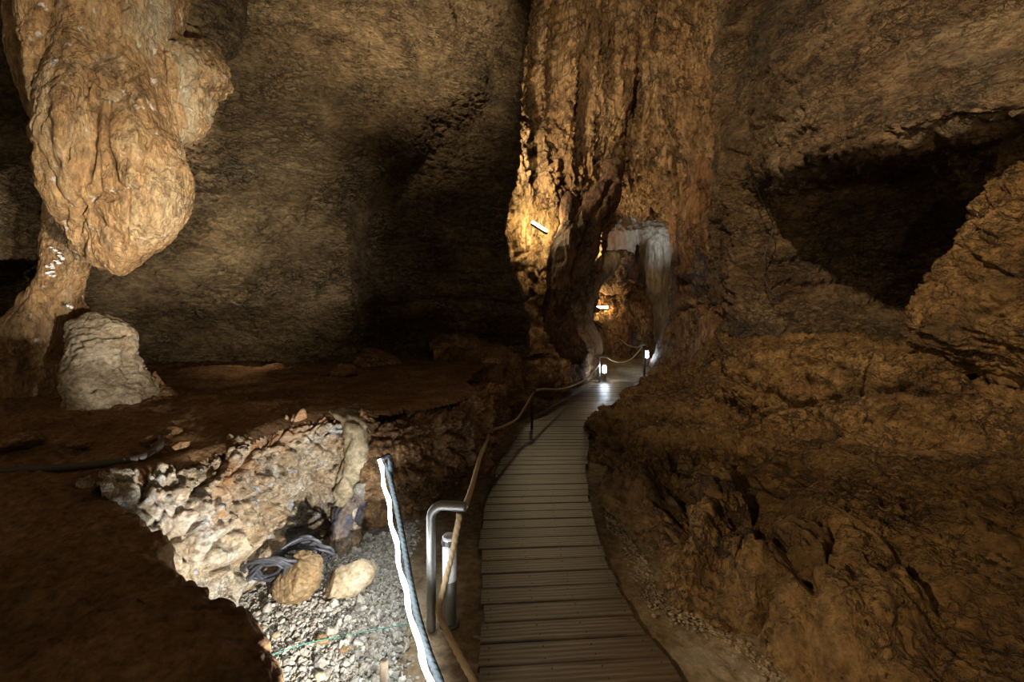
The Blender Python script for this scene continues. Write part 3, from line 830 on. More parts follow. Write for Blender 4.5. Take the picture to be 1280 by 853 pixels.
def prof_out(s, C):
    base = np.array([[-0.36, 0.985], [-0.06, 1.01], [0.05, 0.93], [0.13, 0.75], [0.15, 0.5], [0.02, 0.3], [-0.22, 0.0]])
    p = np.repeat(base[None], len(s), 0)
    p[:, 5, 0] -= 0.12 * sst(0.5, 0.1, s)
    st = sst(0.45, 0.75, s)
    p[:, 6, 0] += 0.12 * st; p[:, 3, 0] -= 0.08 * st; p[:, 4, 0] -= 0.10 * st
    return p
o = surface('ledge_edge', face_grid(0, 10, prof_near), lambda P: 0.25 * disp_breccia(P) + 0.5 * disp_dirt(P), M['dirt'], facing=(0.8, 0.3, 0.5))
tag(o, 'crumbling dirt edge of the ledge at the bottom left', 'ledge edge', kind='structure')
o = surface('broken_rock', face_grid(10, 18, prof_bay, 0.007), disp_broken, M['breccia'], facing=(0.8, -0.5, 0.2))
tag(o, 'pale broken rock face lit white above the gravel pit', 'rock')
o = surface('rock_outcrop', face_grid(18, 23, prof_out), lambda P: 1.15 * disp_breccia(P), M['outcrop'], facing=(0.8, -0.5, 0.2))
tag(o, 'rusty brown rock outcrop behind the top of the light strip', 'rock outcrop')

# ---- left bank of the path, under the leaning rock
rows_c = [
    [(596, 608, 4.4), (592, 545, 4.7), (588, 500, 5.0), (566, 476, 6.3), (556, 450, 7.2), (548, 420, 7.8)],
    [(634, 566, 5.6), (630, 512, 5.8), (624, 482, 6.1), (612, 458, 7.1), (604, 432, 7.8), (600, 405, 8.4)],
    [(668, 536, 6.8), (668, 492, 7.0), (664, 458, 7.4), (656, 434, 8.2), (648, 412, 8.9), (640, 385, 9.4)],
    [(708, 508, 8.4), (712, 474, 8.6), (708, 446, 9.0), (700, 424, 9.7), (690, 400, 10.4), (684, 375, 10.8)],
    [(744, 482, 11.1), (744, 455, 11.2), (739, 430, 11.5), (728, 410, 12.0), (716, 395, 12.4), (708, 375, 12.8)],
    [(752, 464, 13.4), (749, 443, 13.7), (743, 424, 14.0), (735, 410, 14.3), (725, 398, 14.8), (716, 385, 15.2)]]
for k_, sh in enumerate((-14, -26, -24, -20, -10, 0)):
    rows_c[k_] = [(x + sh, y, d + 0.15) for x, y, d in rows_c[k_]]
rows = [list(r) for r in zip(*rows_c)]
o = patch('rock_bank', rows, lambda P: 0.7 * disp_lumpy(P), M['outcrop'], feats=[(625, 450, 26, 16, 0, 0.25), (560, 445, 40, 10, 0, 0.15), (690, 470, 30, 20, 20, 0.15)])
tag(o, 'dark rounded rock bank along the left side of the boardwalk', 'rock bank')

# ---- right foreground rock: bulging flowstone, platform, bank below the hollow
A_ = [(1180, 960, 1.62), (1080, 905, 1.80), (1000, 856, 2.0), (930, 802, 2.27), (872, 772, 2.46), (824, 742, 2.67), (800, 690, 3.15), (757, 640, 3.8), (742, 596, 4.7), (731, 552, 6.0), (737, 522, 7.5), (778, 498, 9.3), (802, 478, 11.5), (806, 463, 14)]
B_ = [(1250, 900, 1.62), (1140, 840, 1.82), (1048, 780, 2.05), (968, 735, 2.35), (905, 705, 2.55), (846, 675, 2.8), (812, 632, 3.3), (764, 596, 4.0), (752, 562, 4.9), (736, 528, 6.2), (745, 508, 7.7), (786, 486, 9.5), (812, 464, 11.5), (820, 450, 14)]
C_ = [(1400, 830, 1.75), (1260, 760, 2.0), (1130, 705, 2.25), (1040, 660, 2.55), (975, 632, 2.85), (905, 606, 3.2), (866, 586, 3.7), (806, 562, 4.4), (785, 538, 5.3), (764, 514, 6.4), (777, 498, 8.0), (810, 476, 9.7), (828, 452, 11.6), (832, 435, 14)]
D_ = [(1560, 720, 2.1), (1420, 670, 2.4), (1300, 622, 2.8), (1200, 592, 3.3), (1110, 577, 3.75), (1035, 565, 4.15), (960, 552, 4.6), (905, 542, 5.1), (860, 528, 5.9), (830, 506, 6.9), (832, 488, 8.3), (842, 468, 9.9), (846, 446, 11.6), (843, 425, 13.8)]
E_ = [(1650, 620, 2.9), (1500, 590, 3.3), (1380, 566, 3.7), (1260, 555, 4.2), (1170, 551, 4.6), (1095, 548, 4.9), (1025, 545, 5.2), (962, 538, 5.6), (910, 522, 6.3), (876, 500, 7.2), (868, 478, 8.5), (864, 456, 10), (860, 435, 11.5), (852, 410, 13.5)]
M_ = [(1660, 540, 3.3), (1520, 530, 3.7), (1390, 520, 4.1), (1280, 510, 4.5), (1185, 505, 4.8), (1110, 495, 5.1), (1040, 485, 5.4), (972, 480, 5.8), (915, 480, 6.5), (888, 470, 7.4), (880, 455, 8.6), (876, 438, 10), (872, 420, 11.3), (860, 395, 13.2)]
F_ = [(1660, 480, 3.7), (1520, 478, 4.1), (1390, 475, 4.6), (1285, 466, 4.95), (1195, 455, 5.2), (1118, 440, 5.5), (1046, 427, 5.8), (990, 425, 6.2), (935, 438, 6.9), (905, 440, 7.6), (893, 430, 8.7), (888, 415, 10), (880, 398, 11.2), (866, 375, 13)]
G_ = [(1660, 460, 4.6), (1520, 458, 5.0), (1390, 455, 5.6), (1285, 440, 6.2), (1195, 425, 6.9), (1118, 417, 7.8), (1046, 412, 8.2), (995, 412, 8.3), (945, 420, 8.4), (922, 420, 8.7), (912, 410, 9.3), (905, 395, 10.3), (895, 378, 11.3), (875, 355, 12.6)]
def rock_mix(P):
    x, y = to_px(P)
    pit = sst(565, 600, y - 0.03 * (x - 1000) + 30) * sst(720, 640, y) * sst(930, 1080, x)
    dome = sst(955, 1040, x + 0.35 * (y - 720)) * sst(690, 740, y + 0.10 * (x - 1100))
    return disp_lumpy(P) * (1 - 0.8 * pit) * (1 - 0.6 * dome) + disp_pitted(P) * (pit + 0.30 * dome)
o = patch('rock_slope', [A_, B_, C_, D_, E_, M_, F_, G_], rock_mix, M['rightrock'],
          feats=[(790, 610, 34, 40, 20, 0.08), (880, 650, 30, 60, 25, 0.10), (960, 690, 50, 60, 20, 0.10), (1080, 760, 80, 60, 30, 0.12), (838, 700, 12, 55, 15, 0.08),
                 (1240, 520, 50, 30, 0, 0.14), (1050, 450, 50, 22, 5, 0.10), (1150, 470, 60, 25, 8, 0.10), (900, 640, 160, 14, 30, -0.02)],
          grooves=[([(1040, 655), (1035, 680), (990, 715), (955, 735), (935, 790)], 4.5, 0.12), ([(850, 600), (840, 650), (818, 690), (812, 740)], 4, 0.09), ([(910, 610), (885, 660), (860, 690)], 3.5, 0.07),
                   ([(1090, 440), (1085, 470), (1080, 492)], 3, 0.12), ([(1000, 470), (1060, 485), (1120, 488), (1200, 500)], 3, 0.10), ([(1140, 430), (1190, 440), (1260, 470), (1280, 480)], 3.5, 0.14),
                   ([(770, 560), (800, 580), (850, 590)], 3, 0.06), ([(945, 500), (930, 540), (900, 560)], 3, 0.08),
                   ([(940, 600), (945, 640), (950, 680)], 3.5, 0.08), ([(1010, 500), (1020, 540)], 3, 0.08)])
tag(o, 'ochre rounded flowstone rock rising from the right edge of the boardwalk', 'rock')

# ---- right shoulder in front of the hollow
rows = [[(1310, 60, 6.2), (1290, 70, 5.4), (1330, 70, 4.7), (1400, 60, 4.2), (1540, 40, 3.4)],
        [(1285, 150, 6.2), (1262, 150, 5.4), (1300, 140, 4.8), (1370, 130, 4.4), (1520, 110, 3.5)],
        [(1260, 225, 6.4), (1240, 212, 5.6), (1275, 205, 5.0), (1350, 200, 4.5), (1500, 190, 3.6)],
        [(1240, 300, 6.6), (1204, 300, 5.8), (1245, 295, 5.1), (1330, 290, 4.5), (1500, 280, 3.6)],
        [(1195, 365, 6.8), (1156, 365, 5.9), (1208, 362, 5.2), (1300, 360, 4.6), (1500, 350, 3.6)],
        [(1165, 412, 6.8), (1120, 410, 5.9), (1185, 415, 5.2), (1290, 420, 4.6), (1500, 430, 3.6)],
        [(1180, 475, 6.6), (1150, 462, 5.7), (1212, 475, 5.2), (1300, 495, 4.6), (1500, 530, 3.6)]]
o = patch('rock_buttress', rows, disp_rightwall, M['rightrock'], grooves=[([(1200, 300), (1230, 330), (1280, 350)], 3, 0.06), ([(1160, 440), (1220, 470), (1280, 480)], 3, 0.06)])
tag(o, 'sloping rock buttress at the right edge before the dark hollow', 'rock')

# ---- right jamb of the arch
rows = [[(872, 190, 14.5), (852, 195, 12.9), (862, 196, 12.1), (880, 196, 11.3), (905, 196, 10.5), (935, 196, 9.6)],
        [(870, 240, 15.2), (848, 242, 13.2), (858, 240, 12.0), (880, 238, 11.1), (905, 236, 10.3), (935, 236, 9.5)],
        [(868, 300, 15.5), (845, 300, 13.4), (858, 300, 12.0), (880, 300, 11.0), (905, 300, 10.2), (935, 300, 9.4)],
        [(866, 345, 15.5), (841, 348, 13.4), (856, 348, 12.2), (880, 346, 11.3), (903, 344, 10.3), (932, 340, 9.4)],
        [(862, 380, 15.5), (838, 380, 13.4), (852, 380, 12.0), (876, 378, 11.0), (902, 376, 10.2), (930, 372, 9.3)],
        [(858, 425, 15.5), (834, 425, 13.2), (846, 425, 12.0), (868, 425, 11.0), (895, 425, 10.0), (926, 420, 9.0)],
        [(850, 460, 15.5), (818, 462, 13.2), (832, 466, 11.9), (856, 470, 10.6), (885, 475, 9.6), (920, 480, 8.4)]]
o = patch('rock_column', rows, disp_drapery, M['orange'],
          feats=[(870, 340, 16, 10, 0, 0.3), (880, 366, 30, 6, -12, -0.35), (900, 395, 30, 10, -30, 0.15), (868, 300, 10, 40, 0, 0.15), (895, 280, 8, 50, -15, -0.15)],
          grooves=[([(850, 390), (880, 380), (915, 352)], 3, 0.3), ([(862, 430), (880, 400), (905, 380)], 3, 0.3), ([(900, 470), (912, 420), (908, 395)], 2.5, 0.2), ([(905, 260), (893, 300), (900, 330)], 2, 0.2)])
tag(o, 'orange and grey flowstone column forming the right side of the arch', 'rock column')

# ---- the leaning rock left of the arch
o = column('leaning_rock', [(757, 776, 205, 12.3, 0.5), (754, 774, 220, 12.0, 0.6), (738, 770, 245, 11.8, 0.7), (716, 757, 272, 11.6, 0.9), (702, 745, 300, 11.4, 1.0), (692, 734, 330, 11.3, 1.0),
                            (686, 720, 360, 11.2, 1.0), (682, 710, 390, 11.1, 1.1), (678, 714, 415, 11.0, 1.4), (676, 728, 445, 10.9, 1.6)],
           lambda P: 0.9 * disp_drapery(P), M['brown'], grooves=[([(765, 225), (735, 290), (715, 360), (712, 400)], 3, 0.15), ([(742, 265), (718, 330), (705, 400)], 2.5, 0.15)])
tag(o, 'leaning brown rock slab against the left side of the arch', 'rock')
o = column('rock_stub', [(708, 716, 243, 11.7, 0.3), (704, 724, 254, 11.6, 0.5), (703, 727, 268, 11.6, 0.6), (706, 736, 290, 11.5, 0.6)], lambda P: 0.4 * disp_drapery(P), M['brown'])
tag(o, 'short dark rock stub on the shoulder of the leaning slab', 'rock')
# pale slab and blocks seen through the gap
o = column('rock_slab', [(748, 775, 318, 16.0, 0.6), (738, 770, 335, 15.8, 0.8), (728, 752, 352, 15.5, 0.9), (716, 742, 375, 15.2, 1.0), (706, 738, 400, 15.0, 1.2), (700, 748, 420, 14.8, 1.4), (700, 752, 440, 14.7, 1.4)],
           lambda P: 0.5 * disp_drapery(P), M['far'])
tag(o, 'grey brown rock slab in the gap behind the leaning rock', 'rock')
o = column('rock_block', [(766, 786, 312, 18.6, 0.8), (748, 794, 322, 18.3, 1.4), (739, 798, 336, 18.1, 1.7), (737, 798, 348, 18.1, 1.7), (742, 795, 358, 18.2, 1.4), (752, 788, 366, 18.5, 0.9), (762, 780, 371, 18.7, 0.4)],
           lambda P: 0.8 * disp_lumpy(P), M['orange'])
tag(o, 'round brown rock bulging above the far lamp beyond the arch', 'rock')
o = column('rock_pedestal', [(735, 800, 360, 20.2, 0.9), (738, 802, 376, 20.0, 1.4), (742, 804, 386, 19.7, 1.6), (750, 806, 398, 19.5, 1.7), (758, 806, 415, 19.4, 1.8), (762, 808, 440, 19.3, 1.8), (762, 808, 466, 19.2, 1.8)],
           lambda P: 1.2 * disp_drapery(P) + 0.5 * disp_fluted(P), M['orange'])
tag(o, 'brown fluted rock pedestal carrying the far lamp', 'rock')

# ================================================================== HANGING ROCKS AND STALAGMITE, LEFT
st = thing('stalactite', P3(140, -60, 3.3), 'large orange stalactite hanging from the top left with a blunt pointed tip', 'stalactite')
column('body', [(60, 230, -140, 3.4, 1.0), (86, 205, -40, 3.35, .9), (98, 190, 10, 3.3, .8), (78, 189, 45, 3.3, .75), (68, 191, 85, 3.28, .7), (69, 194, 125, 3.25, .7), (70, 198, 165, 3.22, .68), (72, 210, 195, 3.2, .66),
                (72, 219, 228, 3.2, .62), (75, 217, 258, 3.2, .55), (82, 206, 284, 3.2, .46), (92, 192, 303, 3.2, .36), (104, 183, 318, 3.2, .28), (124, 174, 329, 3.2, .2), (143, 161, 337, 3.2, .12), (149, 155, 341, 3.2, .05)],
       disp_drip, M['stalactite'], parent=st,
       feats=[(112, 180, 13, 60, 6, -0.09), (160, 185, 20, 55, 4, 0.06), (95, 130, 14, 80, 2, 0.05), (110, 275, 22, 30, 0, -0.06), (180, 260, 22, 45, -10, 0.03)],
       grooves=[([(135, 85), (150, 110), (158, 140), (178, 165)], 2.2, 0.04), ([(110, 112), (100, 150), (95, 200)], 2.5, 0.05), ([(137, 130), (136, 180), (150, 230), (165, 240)], 2, 0.035),
                ([(95, 290), (100, 250)], 2.5, 0.04), ([(150, 110), (175, 92)], 1.8, 0.03), ([(163, 236), (160, 300)], 1.6, 0.03)])
column('drape', [(22, 150, -140, 3.25, .6), (32, 118, -40, 3.12, .5), (37, 101, 2, 3.05, .42), (40, 82, 36, 3.02, .36), (45, 72, 75, 3.0, .3), (49, 69, 105, 2.98, .25), (52, 70, 135, 2.98, .2), (57, 71, 152, 2.98, .16), (62, 69, 163, 2.98, .07)],
       lambda P: 0.6 * disp_drip(P), M['stalactite'], parent=st)
column('drape', [(34, 64, -100, 3.5, .4), (36, 64, 0, 3.45, .4), (38, 70, 70, 3.4, .36), (42, 78, 120, 3.38, .3), (52, 82, 155, 3.36, .25), (62, 84, 178, 3.34, .18), (70, 80, 190, 3.33, .06)],
       lambda P: 0.6 * disp_drip(P), M['stalactite'], parent=st)
o = column('rock_bulge', [(150, 300, -260, 5.0, 1.6), (165, 296, -120, 4.8, 1.5), (172, 292, -20, 4.6, 1.3), (176, 290, 25, 4.5, 1.1), (180, 286, 48, 4.5, .9), (186, 276, 62, 4.55, .7), (200, 262, 70, 4.6, .4)],
           lambda P: 0.5 * disp_wrinkled(P), M['left'])
tag(o, 'grey wrinkled bulge of wall above the small hanging rock', 'rock')
o = column('hanging_rock', [(190, 262, 56, 4.3, .5), (188, 266, 66, 4.1, .7), (186, 270, 78, 3.85, .75), (184, 275, 90, 3.75, .7), (185, 276, 98, 3.7, .65), (187, 264, 108, 3.65, .6), (188, 256, 124, 3.6, .5), (190, 247, 142, 3.58, .48), (193, 241, 158, 3.56, .38), (200, 234, 169, 3.56, .24), (210, 226, 174, 3.56, .08)],
           lambda P: 0.8 * disp_drip(P) + 0.45 * disp_breccia(P), M['stalactite'], grooves=[([(205, 75), (208, 120), (200, 150)], 2.5, 0.05), ([(235, 90), (225, 130)], 2, 0.04)])
tag(o, 'small ragged hanging rock to the right of the big stalactite', 'hanging rock')

cl = thing('stalagmite_column', PZ(62, 470, .9), 'thin leaning stalagmite column with white crust rising behind the stalactite tip', 'stalagmite')
column('body', [(66, 78, 235, 3.75, .12), (64, 82, 262, 3.75, .16), (62, 92, 290, 3.72, .22), (62, 99, 315, 3.7, .26), (63, 98, 335, 3.7, .28), (60, 92, 355, 3.7, .3), (46, 88, 372, 3.72, .36), (42, 90, 390, 3.75, .5), (34, 96, 410, 3.8, .7),
                (8, 106, 432, 3.85, .9), (-20, 116, 460, 3.9, 1.1), (-40, 120, 495, 3.9, 1.3)], lambda P: 0.6 * disp_drip(P), M['stalactite'], parent=cl)
rr = random.Random(4)
for i in range(22):
    t_ = i / 21.0
    x = 66 + 8 * math.sin(t_ * 7) + rr.uniform(-4, 4) + 6 * t_; y = 312 + 40 * t_ + rr.uniform(-3, 3)
    if i > 18: x, y = 88 + rr.uniform(-2, 2), 383 + rr.uniform(-5, 5)
    w, h = rr.uniform(1.6, 4.5), rr.uniform(2, 5)
    c = P3(x, y, 3.54 if y < 360 else 3.52)
    boulder('calcite_crust', c, (w / 2 / F * 3.6, .02, h / 2 / F * 3.6), rr.randint(0, 999), M['calcite_white'], sub=3, parent=cl, rough=2.2, rot=(0, rr.uniform(-1, 1), 0))['label'] = 'white crystalline crust'
o = column('stalagmite', [(114, 128, 385, 3.62, .08), (105, 142, 393, 3.6, .24), (97, 156, 404, 3.58, .36), (92, 167, 417, 3.57, .44), (90, 173, 432, 3.55, .5), (91, 174, 455, 3.52, .54), (94, 180, 478, 3.5, .58), (98, 190, 500, 3.48, .62), (102, 196, 522, 3.46, .66), (108, 196, 540, 3.44, .68), (110, 196, 556, 3.42, .7)],
           disp_porous, M['stalagmite'], feats=[(150, 512, 8, 12, -20, -0.14), (170, 511, 4, 4, 0, -0.07), (130, 470, 30, 14, -10, -0.04), (162, 455, 8, 30, 0, -0.04), (185, 505, 8, 20, 0, -0.05)], grooves=[([(92, 430), (130, 420), (166, 416)], 2, 0.03)])
tag(o, 'broad pale pitted stalagmite stump standing on the dirt ledge', 'stalagmite')
o = column('rock_mound', [(-60, 10, 400, 4.4, .6), (-90, 40, 420, 4.3, 1.0), (-110, 80, 445, 4.2, 1.3), (-130, 110, 475, 4.1, 1.5), (-140, 120, 500, 4.0, 1.6)], lambda P: 0.6 * disp_lumpy(P), M['left'])
tag(o, 'dark rock mound at the left edge behind the stalagmite stump', 'rock')
o = column('flowstone_apron', [(170, 192, 468, 3.75, .3), (168, 204, 482, 3.7, .4), (172, 226, 500, 3.65, .5), (176, 240, 520, 3.6, .55), (178, 246, 540, 3.5, .6)], lambda P: 0.5 * disp_lumpy(P), M['outcrop'])
tag(o, 'brown flowstone apron spreading right of the stalagmite stump', 'rock')

# loose stones on the ledge, each its own
stone_list = [
    (15, 512, 24, 12, 'flat brown stone lying at the left picture edge, farther of two'), (20, 552, 26, 11, 'flat brown stone at the left edge just above the hose'),
    (66, 528, 22, 11, 'brown rounded stone below the dark mound'), (122, 534, 14, 8, 'small dark stone left of the stalagmite foot'), (186, 551, 13, 6, 'tan flat stone where the hose bends'),
    (215, 540, 12, 7, 'brown stone right of the hose end'), (226, 556, 11, 6, 'low brown stone on the dirt beyond the hose bend'), (275, 468, 26, 9, 'flat stone under the left wall near the centre'),
    (345, 462, 18, 8, 'small stone at the foot of the left wall'), (428, 466, 24, 11, 'brown stone left of the rounded boulder under the wall'), (100, 555, 13, 7, 'little dark stone behind the hose')]
for i, (x, y, w, h, lab) in enumerate(stone_list):
    d = F * (CAMZ - .9) / (y + h * 0.6 - HY) if y < 500 else F * (CAMZ - .88) / (y + h * 0.6 - HY)
    p = P3(x, y, d)
    boulder('loose_stone', p, (w / F * d, w * 0.8 / F * d, h / F * d), 20 + i, M['outcrop'], lab, 'stone', 'loose stones on the dirt ledge', sub=4, rot=(0, 0, i * 1.3))
p = P3(468, 457, 6.9)
boulder('boulder', p, (38 / F * 6.9, .4, 20 / F * 6.9), 61, M['outcrop'], 'smooth rounded boulder on the ledge under the dark recess', 'boulder', sub=5, cuts=2, rough=0.5, rot=(0, 0.25, 0))
p = P3(608, 446, 8.0)
boulder('boulder', p, (34 / F * 8, .6, 18 / F * 8), 63, M['outcrop'], 'low rounded boulder at the corner where the dark ledge meets the path bank', 'boulder', sub=5, cuts=2, rough=0.5)

# hose on the dirt
def on_ledge(px, py, lift):
    d = 3.0
    for _ in range(30):
        X = (px - CX) / F * d
        z = float(ledge_z(np.array(X), np.array(d))) + lift
        d = F * (CAMZ - z) / (py - HY)
    return ((px - CX) / F * d, d, z)
o = tube('hose', [on_ledge(*p) for p in ((-80, 600, .02), (0, 590, .02), (60, 586, .02), (110, 582, .022), (150, 577, .025), (180, 571, .03), (197, 561, .035), (201, 553, .03), (199, 547, .0))], 0.019, M['hose'], step=0.012)
tag(o, 'dusty brown hose curving over the dirt ledge to the stalagmite foot', 'hose')

# ================================================================== GRAVEL PIT
# plastered pillar beside the light strip
pl = thing('rock_pillar', PZ(440, 668, 0), 'mud-plastered stone pillar between the pale face and the outcrop', 'rock pillar')
column('body', [(432, 476, 508, 3.42, .30), (438, 476, 525, 3.38, .32), (440, 474, 550, 3.34, .32), (436, 474, 575, 3.32, .34), (430, 472, 600, 3.30, .36), (420, 464, 622, 3.28, .38), (416, 458, 645, 3.27, .40), (414, 452, 665, 3.26, .42), (412, 452, 682, 3.25, .44)],
       lambda P: 0.5 * disp_breccia(P), M['mud_stone'], parent=pl)
column('mortar_band', [(410, 436, 513, 3.28, .12), (418, 448, 519, 3.23, .16), (428, 460, 532, 3.18, .20), (432, 464, 555, 3.16, .20), (428, 460, 578, 3.15, .20), (420, 452, 600, 3.14, .18), (414, 442, 620, 3.14, .15), (414, 434, 634, 3.15, .08)],
       lambda P: 0.28 * disp_breccia(P), M['mortar'], parent=pl)['label'] = 'smooth tan mortar band'
boulder('stone', P3(450, 612, 3.08), (.045, .02, .07), 88, M['gravel_bed'], sub=4, rot=(0.2, 0.3, 0), parent=pl)['label'] = 'pale bluish stone'

# stones and cable in front of the face
def ground(px, py, z=0.0): return PZ(px, py, z)
x, y, z = ground(366, 757)
boulder('boulder', (x, y + .06, .13), (.125, .12, .20), 131, M['boulder_brown'], 'upright brown wedge-shaped rock on the gravel in front of the cable coil', 'boulder', sub=6, rot=(0.15, 0.35, 0.2), cuts=9, rough=0.8)
x, y, z = ground(430, 752)
boulder('boulder', (x, y + .08, .085), (.18, .12, .095), 142, M['boulder_light'], 'oblong buff boulder lying on the gravel left of the light strip', 'boulder', sub=6, rot=(0.1, -0.42, 0.35), cuts=8, rough=0.55)

cc = thing('cable_coil', (PZ(350, 735, 0)), 'tangled coil of grey-black cable tucked under the pale rock face', 'cable')
rr = random.Random(9)
def loops(cx, cy, d, rx, ry, n, tilt, seed):
    r = random.Random(seed); pts = []
    c = P3(cx, cy, d)
    for i in range(n):
        ox, oz, kx, ky, tl = r.uniform(-.045, .045), r.uniform(-.02, .02), r.uniform(.75, 1.15), r.uniform(.7, 1.2), tilt + r.uniform(-.35, .35)
        for j in range(12):
            a = j / 12 * 2 * math.pi
            u, v = rx * kx * math.cos(a), ry * ky * math.sin(a)
            x, z = u * math.cos(tl) - v * math.sin(tl), u * math.sin(tl) + v * math.cos(tl)
            pts.append((c[0] + ox + x, c[1] - .7 * z + .02 * i / n + r.uniform(-.006, .006), max(.012, c[2] + oz + z + r.uniform(-.006, .006))))
    return pts
tube('cable', loops(334, 714, 2.56, .135, .075, 6, 0.45, 1), .0082, M['cable'], parent=cc, step=0.012, seg=10)
tube('cable', loops(376, 692, 2.76, .15, .07, 5, 0.4, 5), .0082, M['cable'], parent=cc, step=0.012, seg=10)
tube('cable', [P3(296, 742, 2.52), P3(330, 705, 2.58), P3(362, 680, 2.64), P3(388, 672, 2.72), P3(398, 690, 2.76), P3(392, 708, 2.78)], .0082, M['cable'], parent=cc, step=0.012, seg=10)

# gravel bed and stones
gp_rng = np.random.RandomState(3)
def pit_sd(X, Y):
    return lip_sd(X, Y)
def gravel_edge_x(Y):
    return np.interp(Y, [1.0, 1.6, 2.0, 2.4, 3.0, 3.6, 4.3, 4.8], [-.26, -.34, -.43, -.52, -.64, -.70, -.76, -.82])
xs = np.arange(-2.0, -0.1, 0.012); ys = np.arange(1.0, 4.8, 0.012)
X, Y = np.meshgrid(xs, ys)
fade = sst(0.0, 0.18, gravel_edge_x(Y) - X)
Z = -0.05 + 0.045 * fade
o = surface('gravel_bed', np.stack([X, Y, Z], -1), lambda P: 0.012 * fbm(P, 3, 3, 401) + 0.008 * fbm(P, 22, 3, 402), M['gravel_bed'], facing=(0, 0, 1))
tag(o, 'grey bed of fine grit under the gravel', 'gravel', kind='stuff')
NG = 24000
cand = np.stack([gp_rng.uniform(-2.0, -0.15, NG * 3), gp_rng.uniform(1.15, 4.6, NG * 3)], 1)
edge = gravel_edge_x(cand[:, 1])
keep = (lip_sd(cand[:, 0], cand[:, 1]) < 0.12) & (gp_rng.uniform(0, 1, len(cand)) < sst(-0.03, 0.16, edge - cand[:, 0])) \
    & (gp_rng.uniform(0, 1, len(cand)) < np.interp(cand[:, 1], [1.2, 3.0, 4.6], [1, .8, .45]))
cand = cand[keep][:NG]
V1, F1_ = ico(1); V2, F2_ = ico(2)
allV, allF, off = [], [], 0
for i, (x, y) in enumerate(cand):
    V, Fc = (V2, F2_) if y < 2.7 else (V1, F1_)
    s = 0.0072 * math.exp(gp_rng.normal(0, 0.36))
    if gp_rng.rand() < 0.02: s *= 2.0
    sc = s * np.array([gp_rng.uniform(.8, 1.5), gp_rng.uniform(.7, 1.2), gp_rng.uniform(.55, .95)])
    q = gp_rng.normal(size=4); q /= np.linalg.norm(q)
    w, a, b, c = q
    R = np.array([[1 - 2 * (b * b + c * c), 2 * (a * b - c * w), 2 * (a * c + b * w)], [2 * (a * b + c * w), 1 - 2 * (a * a + c * c), 2 * (b * c - a * w)], [2 * (a * c - b * w), 2 * (b * c + a * w), 1 - 2 * (a * a + b * b)]])
    Vv = V * (1 + 0.16 * gp_rng.normal(size=(len(V), 1)))
    Vv = (Vv * sc) @ R.T
    fz = float(sst(0.0, 0.18, gravel_edge_x(y) - x))
    Vv = Vv + np.array([x, y, -0.05 + 0.045 * fz + s * 0.7 + gp_rng.uniform(-.004, .008)])
    allV.append(Vv); allF.append(Fc + off); off += len(V)
o = link_mesh('gravel', np.concatenate(allV), np.concatenate(allF), M['gravel'], smooth=False)
tag(o, 'grey crushed gravel filling the pit beside the light strip', 'gravel', kind='stuff')

# larger chips lying on the gravel
for i, (px, py, s, lab) in enumerate(((402, 800, .030, 'pale grey stone chip on the gravel below the buff boulder'), (400, 846, .028, 'pinkish stone chip at the bottom edge of the gravel'), (430, 812, .024, 'tan stone chip on the gravel left of the stake'),
                                      (345, 795, .022, 'grey stone chip near the crumbling dirt edge'), (312, 735, .028, 'pale blue-grey stone beside the cable coil'), (405, 668, .03, 'pale stone chip at the foot of the plastered pillar'))):
    x, y, z = ground(px, py, .02)
    boulder('stone_chip', (x, y, .022), (s * 1.2, s, s * .7), 500 + i, M['boulder_light'] if i % 2 else M['boulder_brown'], lab, 'stone', 'stone chips on the gravel', sub=3, rot=(0, .2, i))

# grit along the foot of the right-hand rock
foot = resample([P3(x, y, d) for x, y, d in A_[1:8]], 0.01)
V1, F1_ = ico(1); allV, allF, off = [], [], 0
for i in range(1500):
    p = foot[gp_rng.randint(len(foot))]
    s_ = 0.0055 * math.exp(gp_rng.normal(0, .4))
    V = V1 * (1 + .18 * gp_rng.normal(size=(len(V1), 1))) * s_ * np.array([1.2, 1, .7])
    allV.append(V + np.array([p[0] - abs(gp_rng.normal(0, .06)) + .02, p[1] + gp_rng.normal(0, .04), -.028 + s_ * .5])); allF.append(F1_ + off); off += len(V1)
o = link_mesh('grit', np.concatenate(allV), np.concatenate(allF), M['cement'], smooth=False)
tag(o, 'brown grit lying along the foot of the ochre rock', 'gravel', kind='stuff')

# green string across the gravel, wooden stake
o = tube('string', [(*ground(322, 826, .03)[:2], .030), (*ground(380, 806, .03)[:2], .032), (*ground(430, 796, .03)[:2], .032), (*ground(478, 786, .03)[:2], .03), (*ground(545, 772, .03)[:2], .02)], 0.0022, M['string'], step=0.03, seg=6)
tag(o, 'thin green string lying across the gravel to the steel post', 'string')
x, y, z = PZ(480, 905, 0.0)
sk = thing('stake', (x, y, 0), 'short weathered round wooden stake at the bottom edge of the gravel', 'stake')
h = CAMZ - (826 - HY) / F * y
lathe('post', (x, y, -.03), [(0.0, 0), (.016, 0), (.0165, h * .5), (.016, h), (.0165, h + .028), (.014, h + .032), (0, h + .03)], M['stake'], parent=sk, seg=24)

